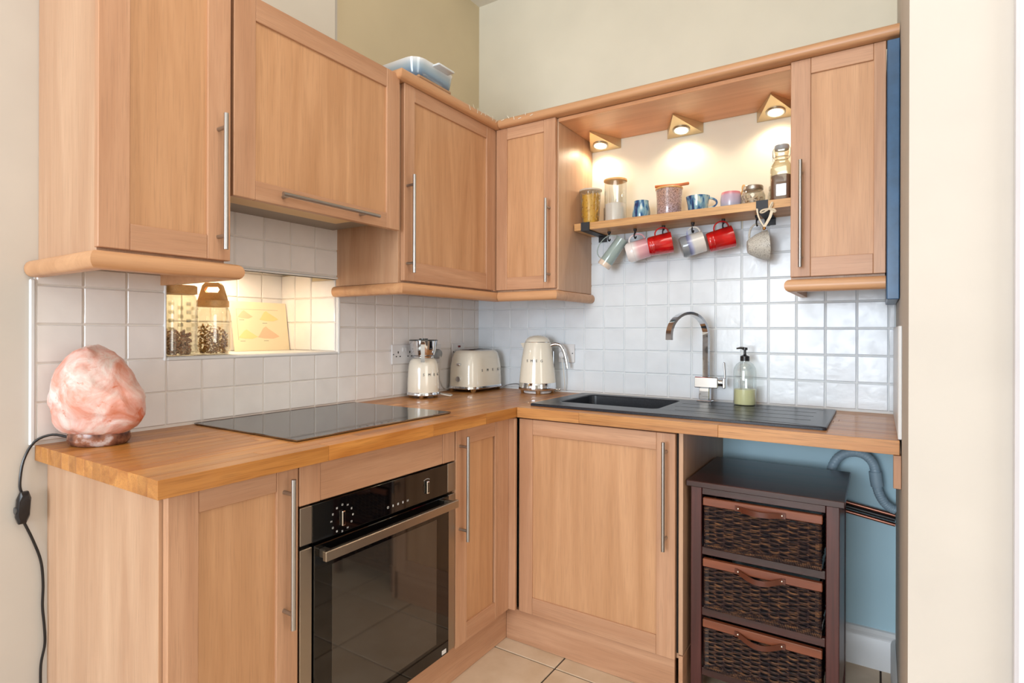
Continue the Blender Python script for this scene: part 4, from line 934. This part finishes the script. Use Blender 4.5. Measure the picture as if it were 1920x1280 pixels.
def mug(label, bpt, rpt, depth, r0, r1, mats, handle, prof=None, group='mugs hanging under the shelf', hr=.0045, az=.33, cat='mug', name='mug'):
    """hanging mug: base centre bpt, rim centre rpt (x, z at y=-.1); handle = (side, u0, u1, reach) along the axis"""
    dx = rpt[0] - bpt[0]; b = Vector((bpt[0], depth - dx * az / 2, bpt[1])); r_ = Vector((rpt[0], depth + dx * az / 2, rpt[1]))
    ax = (r_ - b); h = ax.length; ax.normalize(); side = Vector((0, 0, 1)); side = (side - ax * side.dot(ax)).normalized() * handle[0]
    t3 = ax.cross(side); M_ = Matrix(((side.x, t3.x, ax.x, b.x), (side.y, t3.y, ax.y, b.y), (side.z, t3.z, ax.z, b.z), (0, 0, 0, 1)))
    t = thing(name, label, cat, tuple(b), group)
    pf = prof or [(r0 * .90, 0), (r0, .006), (r0 + (r1 - r0) * .3, h * .4), (r1, h)]
    pf = [(r, z * h if prof else z) for r, z in pf]
    full = [(0, pf[0][1])] + pf + [(pf[-1][0] - .0035, h - .001)] + [(max(r - .004, .002), max(z, .006)) for r, z in pf[::-1][1:]] + [(0, .006)]
    m_ = MB()
    m_.lathe(full, (0, 0, 0), 36, M_)
    # second material below a level along the axis
    mlist = mats if isinstance(mats, list) else [mats]
    o = obj('body', m_, mlist, t, sm=40)
    rr_ = lambda z: next(pf[i][0] + (pf[i + 1][0] - pf[i][0]) * (z - pf[i][1]) / (pf[i + 1][1] - pf[i][1]) for i in range(len(pf) - 1) if pf[i][1] <= z <= pf[i + 1][1])
    u0, u1 = handle[1] * h, handle[2] * h; hh = []
    for k in range(13):
        a = PI * k / 12; z = (u0 + u1) / 2 - (u1 - u0) / 2 * math.cos(a); rb = rr_(u0) * (1 - k / 12) + rr_(u1) * k / 12
        hh.append(M_ @ Vector((rb - .003 + handle[3] * math.sin(a) ** .8, 0, z)))
    obj('handle', MB().band(hh, t3, hr * 2.4, hr * 1.3) if len(handle) < 5 else MB().tube(hh, hr, 8), handle[5] if len(handle) > 5 else mlist[0], t)
    return t, M_, h
def axis_mat(name, stops, h, rough=.12, sp=None):
    """glaze whose colour runs from base to rim; the gradient follows the pot, in its own object space set by M"""
    m = pm(name, (200, 200, 200), rough, 0, Coat_Weight=.4); return m
def glaze_run(name, b, r_, stops, rough=.12, scale=30, amt=.05):
    m = pm(name, (200, 200, 200), rough, 0, Coat_Weight=.4); tc = nd(m, 'ShaderNodeTexCoord'); ax = Vector(r_) - Vector(b); h = ax.length
    dp = nd(m, 'ShaderNodeVectorMath', operation='DOT_PRODUCT'); dp.inputs[1].default_value = tuple(ax / (h * h)); lk(m, tc.outputs['Object'], dp.inputs[0])
    ns = nd(m, 'ShaderNodeTexNoise'); ns.inputs['Scale'].default_value = scale; lk(m, tc.outputs['Object'], ns.inputs['Vector'])
    ad = nd(m, 'ShaderNodeMath', operation='MULTIPLY_ADD'); ad.inputs[1].default_value = amt; lk(m, ns.outputs['Fac'], ad.inputs[0]); lk(m, dp.outputs['Value'], ad.inputs[2])
    lk(m, ramp(m, ad.outputs[0], stops), base(m)); return m
def gr_m(name, bpt, rpt, depth, stops, az=.33, **k):
    dx = rpt[0] - bpt[0]; return glaze_run(name, (bpt[0], depth - dx * az / 2, bpt[1]), (rpt[0], depth + dx * az / 2, rpt[1]), stops, **k)
D_ = -.105
g = gr_m('sage_glaze', (.786, 1.533), (.866, 1.653), D_, [(.0, (222, 206, 190)), (.17, (222, 206, 190)), (.19, (150, 168, 166)), (1, (158, 176, 174))])
mug('tall sage green jug with thin looped handle and bare clay foot, hanging leftmost', (.786, 1.533), (.866, 1.653), D_, .031, .026, g, (1, .16, .97, .046, 1), [(.029, 0), (.031, .03), (.0285, .5), (.026, .92), (.029, 1.0)], hr=.0022)
# the jug's handle loops on the side away from the wall
g = gr_m('pink_white_glaze', (.896, 1.583), (.986, 1.609), D_, [(0, (236, 232, 232)), (.42, (236, 230, 230)), (.62, (226, 178, 184)), (1, (216, 158, 168))], scale=12, amt=.1)
mug('pink and white mug hanging second from the left, left of the first red mug', (.893, 1.583), (.982, 1.609), -.095, .044, .042, g, (1, .25, .95, .030), [(.034, 0), (.043, .10), (.045, .30), (.0435, .31), (.0425, 1.0)])
red = pm('red_glaze', (188, 14, 20), .1, 0, Coat_Weight=.6); v = coords(red, rnd=False); lk(red, ramp(red, noise(red, v, 18, 2), [(.35, (150, 10, 22)), (.7, (212, 24, 24))]), base(red))
rp = [(.036, 0), (.0395, .06), (.0405, .12), (.0400, .13), (.0412, .18), (.0407, .19), (.0418, .24), (.0412, .25), (.045, 1.0)]
mug('glossy red mug hanging beside the pink mug', (1.001, 1.602), (1.094, 1.619), -.118, .04, .045, red, (1, .35, .92, .028), rp)
g = gr_m('grey_blue_glaze', (1.137, 1.588), (1.223, 1.614), D_, [(0, (120, 126, 132)), (.30, (132, 138, 146)), (.36, (110, 116, 152)), (.46, (160, 168, 206)), (.58, (216, 218, 216)), (1, (226, 224, 216))], amt=.08)
mug('grey mug fading to off-white, hanging between the two red mugs', (1.137, 1.588), (1.223, 1.614), D_, .043, .044, g, (1, .40, .95, .028), [(.040, 0), (.0445, .10), (.0435, .6), (.043, 1.0)])
mug('glossy red mug hanging right of the grey and white mug', (1.245, 1.600), (1.338, 1.624), D_, .04, .045, red, (1, .35, .92, .030), rp)
stone_m = pm('speckled_stone_glaze', (196, 194, 186), .45); v = coords(stone_m, rnd=False); lk(stone_m, ramp(stone_m, noise(stone_m, v, 320, 2), [(.36, (130, 126, 118)), (.46, (204, 202, 194))]), base(stone_m))
mug('speckled grey stoneware cup with tapered base, hanging rightmost', (1.397, 1.572), (1.466, 1.577), D_, .025, .06, stone_m, (1, .12, .82, .045, 1), [(.024, 0), (.031, .10), (.046, .45), (.055, .75), (.059, 1.0)], hr=.0042)

# ribbon with bell
rb = thing('ribbon_bow', 'cream ribbon bow with small brass bell tied to the right shelf bracket', 'ribbon', (1.48, -.212, 1.69))
rib = pm('cream_ribbon', (226, 214, 190), .6); mb = MB()
for pts, w in (([(1.447, -.210, 1.700), (1.452, -.214, 1.672), (1.462, -.217, 1.648), (1.474, -.218, 1.628)], .006), ([(1.500, -.214, 1.690), (1.494, -.217, 1.665), (1.484, -.218, 1.645), (1.474, -.2185, 1.628)], .010)): mb.band(smooth(pts), (1, 0, -.2), w, .001)
c_ = (1.490, -.2135, 1.694)
for dx, dz in ((-.030, -.010), (.012, .020), (.022, -.012)):
    mb.tube(smooth([c_, (c_[0] + dx * .7, -.218, c_[2] + dz * .7 + .004), (c_[0] + dx, -.217, c_[2] + dz), (c_[0] + dx * .7, -.212, c_[2] + dz * .7 - .004), c_]), .0035, 5)
obj('ribbon', mb, rib, rb); obj('bell', MB().ball((1.474, -.219, 1.622), .0062, 2), pm('brass', (200, 150, 90), .2, 1), rb)

# ---------------------------------------------------------------- things on the shelf
def on(x): return sz(x) + .0008
def shelf_thing(name, lab, cat, x, y): return thing(name, lab, cat, (x, y, on(x)))
# pasta jar
x, y = .728, -.130; z = on(x) + .001
t = shelf_thing('pasta_jar', 'flared clear jar full of yellow pasta at the left end of the shelf', 'jar', x, y)
jar_glass(t, x, y, [(.036, z), (.038, z + .005), (.047, z + .145), (.049, z + .150)], .002)
pasta = pm('yellow_pasta', (232, 180, 60), .5); mb = MB(); rr = random.Random(3)
for _ in range(330):
    a = rr.uniform(0, 2 * PI); hh = rr.uniform(.006, .138); rad_ = (.0345 + .0085 * hh / .145) * (rr.random() ** .12) - .003; s = .0075
    M_ = Matrix.Rotation(rr.uniform(0, 6.28), 4, Vector((rr.uniform(-1, 1), rr.uniform(-1, 1), rr.uniform(-1, 1))).normalized())
    ctr = Vector((x + rad_ * math.cos(a), y + rad_ * math.sin(a), z + hh)); mb.tube([ctr + M_ @ Vector((s * math.cos(q), s * math.sin(q), 0)) * .8 for q in (0, .8, 1.6, 2.4)], .0021, 5)
mb.lathe([(.030, z + .004), (.037, z + .132), (0, z + .132)], (x, y, 0), 16)
obj('pasta', mb, pasta, t, kind='stuff')
obj('lid', MB().lathe([(.0485, z + .151), (.0515, z + .152), (.0515, z + .158), (.046, z + .160), (0, z + .160)], (x, y, 0), 32), pm('clear_grey_lid', (206, 200, 188), .25, 0, Alpha=.75), t)
# tall jar
x, y = .842, -.115; z = on(x) + .001
t = shelf_thing('storage_jar', 'tall straight glass jar half full of white powder with thin wooden lid', 'jar', x, y)
jar_glass(t, x, y, [(.046, z), (.049, z + .004), (.049, z + .176), (.047, z + .182)], .002)
obj('powder', MB().lathe([(0, z + .004), (.0455, z + .004), (.0455, z + .082), (.02, z + .090), (0, z + .084)], (x, y, 0), 28), pm('white_powder', (232, 226, 222), .9), t)
obj('lid', MB().lathe([(.047, z + .183), (.0515, z + .184), (.0515, z + .191), (.050, z + .192), (0, z + .192)], (x, y, 0), 32), pale_wood, t)
tag(obj('slate_card', MB().rbox(.775, .783, -.090, -.030, on(.78) + .001, on(.78) + .080, .0008), pm('dark_card', (52, 24, 20), .6)), 'small dark upright card between the pasta jar and the tall jar', 'card')
# blue vase cup
blue_g = pm('blue_drip_glaze', (60, 110, 150), .1, 0, Coat_Weight=.6); v = coords(blue_g, (1, 1, .22), rnd=False)
lk(blue_g, ramp(blue_g, noise(blue_g, v, 62, 3, .5, .6), [(.36, (24, 44, 96)), (.47, (44, 100, 150)), (.56, (128, 174, 190)), (.66, (190, 206, 200))]), base(blue_g))
x, y = .966, -.125; z = on(x) + .001
t = shelf_thing('tumbler', 'small handleless waisted tumbler with dripping blue glaze', 'cup', x, y)
obj('body', MB().lathe([(0, z), (.036, z), (.0385, z + .006), (.0385, z + .028), (.034, z + .055), (.031, z + .072), (.0315, z + .078), (.028, z + .078), (.030, z + .05), (.034, z + .01), (0, z + .008)], (x, y, 0), 32), blue_g, t)
# canister with spoon
x, y = 1.083, -.110; z = on(x) + .001
speck = pm('speckled_pink_grey_glaze', (176, 150, 146), .18, 0, Coat_Weight=.5); v = coords(speck, rnd=False)
lk(speck, mixc(speck, ramp(speck, noise(speck, v, 260, 2), [(.42, (1, 1, 1, 1)), (.52, (0, 0, 0, 1))]), ramp(speck, noise(speck, v, 14, 2), [(.35, (192, 156, 140)), (.65, (172, 154, 164))]), lin((128, 104, 98))), base(speck)); bump(speck, noise(speck, v, 90, 2), .25, .002)
t = shelf_thing('canister', 'speckled pinkish stoneware canister with a flat wooden lid', 'canister', x, y)
obj('body', MB().lathe([(0, z), (.049, z), (.051, z + .004), (.051, z + .040), (.053, z + .090), (.0545, z + .112), (.050, z + .112), (.05, z + .02), (0, z + .01)], (x, y, 0), 36), speck, t)
obj('lid', MB().lathe([(.0555, z + .1125), (.0565, z + .114), (.0565, z + .119), (.055, z + .1205), (0, z + .1205)], (x, y, 0), 36), pale_wood, t)
zs = z + .1215 + .004; m_ = MB()
pts = smooth([(1.028, -.115, zs + .003), (1.045, -.113, zs + .001), (1.065, -.111, zs + .001), (1.085, -.109, zs + .001), (1.11, -.107, zs), (1.14, -.105, zs), (1.158, -.103, zs + .001), (1.168, -.102, zs + .0015)], 3)
rs = [.006, .010, .014, .016, .017, .017, .016, .015, .013, .0105, .008, .0065, .006, .006, .006, .0065, .007, .0078, .0078, .007, .006, .003]
V = []; nseg = 10; n_ = len(pts)
for i, p in enumerate(pts):
    for k in range(nseg): a = 2 * PI * k / nseg; V.append(p + Vector((0, rs[min(i, 21)] * math.cos(a) - .012, .0025 + .0064 * math.sin(a) * (1 if i < n_ - 1 else .5))))
m_.add(V, [(i * nseg + k, i * nseg + (k + 1) % nseg, (i + 1) * nseg + (k + 1) % nseg, (i + 1) * nseg + k) for i in range(n_ - 1) for k in range(nseg)] + [tuple(range(nseg))[::-1], tuple((n_ - 1) * nseg + k for k in range(nseg))])
tag(obj('spoon', m_, spoon_wood), 'reddish wooden spoon lying across the speckled canister', 'spoon')
# blue mug
x, y = 1.207, -.125; z = on(x) + .001
t = shelf_thing('mug', 'wide low mug with blue and pale green dripping glaze standing on the shelf', 'mug', x, y)
obj('body', MB().lathe([(0, z), (.036, z), (.038, z + .004), (.041, z + .03), (.047, z + .060), (.0475, z + .064), (.044, z + .064), (.038, z + .03), (.034, z + .008), (0, z + .008)], (x, y, 0), 36), blue_g, t)
obj('handle', MB().band([(x + .042 + .030 * math.sin(a), y + .012 * math.sin(a), z + .034 - .020 * math.cos(a)) for a in [PI * k / 12 for k in range(13)]], (-.37, .93, 0), .012, .0065), blue_g, t)
# purple tumbler with sticks
x, y = 1.336, -.125; z = on(x) + .001
t = shelf_thing('tumbler', 'lilac and blue barrel-shaped glazed tumbler', 'cup', x, y)
lil = glaze_run('lilac_glaze', (0, 0, 0), (0, 0, .065), [(.0, (150, 172, 196)), (.35, (178, 176, 200)), (.8, (190, 168, 190)), (.93, (216, 130, 140)), (1, (216, 130, 140))], .25, 60, .05)
obj('body', MB().lathe([(0, z), (.036, z), (.038, z + .005), (.0395, z + .030), (.037, z + .056), (.0355, z + .063), (.033, z + .062), (.036, z + .03), (.034, z + .008), (0, z + .008)], (x, y, 0), 32), lil, t)
t2 = tag(obj('wooden_scoop', MB().tube([(1.352, -.105, z + .012), (1.375, -.100, z + .072)], .0032, 8).ball((1.379, -.099, z + .082), .010, 2, (.8, .5, 1.4)), pale_wood), 'small wooden scoop leaning out of the lilac tumbler', 'scoop')
# glass jars
def lidded(lab, x, y, r, h, fill):
    z = on(x) + .001; t = shelf_thing('glass_jar', lab, 'jar', x, y)
    jar_glass(t, x, y, [(r * .86, z), (r, z + .008), (r * 1.0, z + h * .50), (r * .88, z + h * .70), (r * .78, z + h * .76), (r * .78, z + h * .8)], .002)
    obj('contents', pile(MB(), (x, y), r * .90, z + .006, z + h * .5, fill, .0050), pm('pale_crystals', (226, 204, 176), .5), t, kind='stuff')
    obj('lid', MB().lathe([(r * .80, z + h * .78), (r * .84, z + h * .80), (r * .84, z + h * .96), (r * .80, z + h), (0, z + h)], (x, y, 0), 32), steel, t); return t
lidded('squat ribbed glass jar with silver screw lid on the right of the shelf', 1.417, -.115, .044, .078, 260)
lidded('small glass jar with silver lid half hidden behind the swing-top bottle', 1.492, -.070, .030, .078, 120)
# swing-top bottle
x, y = 1.522, -.138; z = on(x) + .001
t = shelf_thing('swing_top_bottle', 'square swing-top glass bottle of brown powder at the right end of the shelf', 'bottle', x, y)
jar_glass(t, x, y, [(.036, z), (.038, z + .004), (.038, z + .118), (.034, z + .134), (.024, z + .152), (.0225, z + .160), (.0225, z + .182), (.025, z + .186), (.025, z + .194)], .002, clear_w, 40, p=5.0)
obj('brown_powder', MB().lathe([(0, z + .004), (.0345, z + .004), (.0345, z + .094), (.02, z + .101), (0, z + .100)], (x, y, 0), 32, p=5.0), pm('cocoa_powder', (112, 76, 64), .95), t)
obj('stopper', MB().lathe([(.0235, z + .195), (.0255, z + .198), (.0255, z + .211), (.022, z + .214), (0, z + .214)], (x, y, 0), 24), grey_plast, t)
mb = MB()
mb.tube([(x + .027 * math.cos(a), y + .027 * math.sin(a), z + .166) for a in [2 * PI * k / 20 for k in range(20)]], .0013, 6, closed=True)
for s_ in (-1, 1): mb.tube(smooth([(x + s_ * .027, y, z + .166), (x + s_ * .031, y - .004, z + .180), (x + s_ * .030, y, z + .198), (x + s_ * .024, y, z + .206)]), .0013, 6)
mb.tube(smooth([(x - .029, y - .006, z + .152), (x - .031, y - .010, z + .166), (x - .029, y - .004, z + .180)]), .0013, 6)
obj('wire_bail', mb, steel, t)

# bits of clear tape on the corner cornice
tp_ = pm('torn_tape', (226, 218, 200), .5); k = 0
mb = MB()
for i in range(9):
    yv = -.60 + .028 * i; s = R.uniform(.006, .012); M_ = Matrix.Translation((.3935, yv, 2.178 + R.uniform(-.006, .010))) @ Matrix.Rotation(R.uniform(0, 3), 4, 'X'); mb.box(-.0003, .0003, -s, s, -.0015, .0015, M_)
for i in range(6):
    xv = .42 + .03 * i; s = R.uniform(.006, .010); M_ = Matrix.Translation((xv, -.3935, 2.178 + R.uniform(-.012, .010))) @ Matrix.Rotation(R.uniform(0, 3), 4, 'Y'); mb.box(-s, s, -.0003, .0003, -.0015, .0015, M_)
obj('tape_scraps', mb, tp_, cr, kind='stuff')
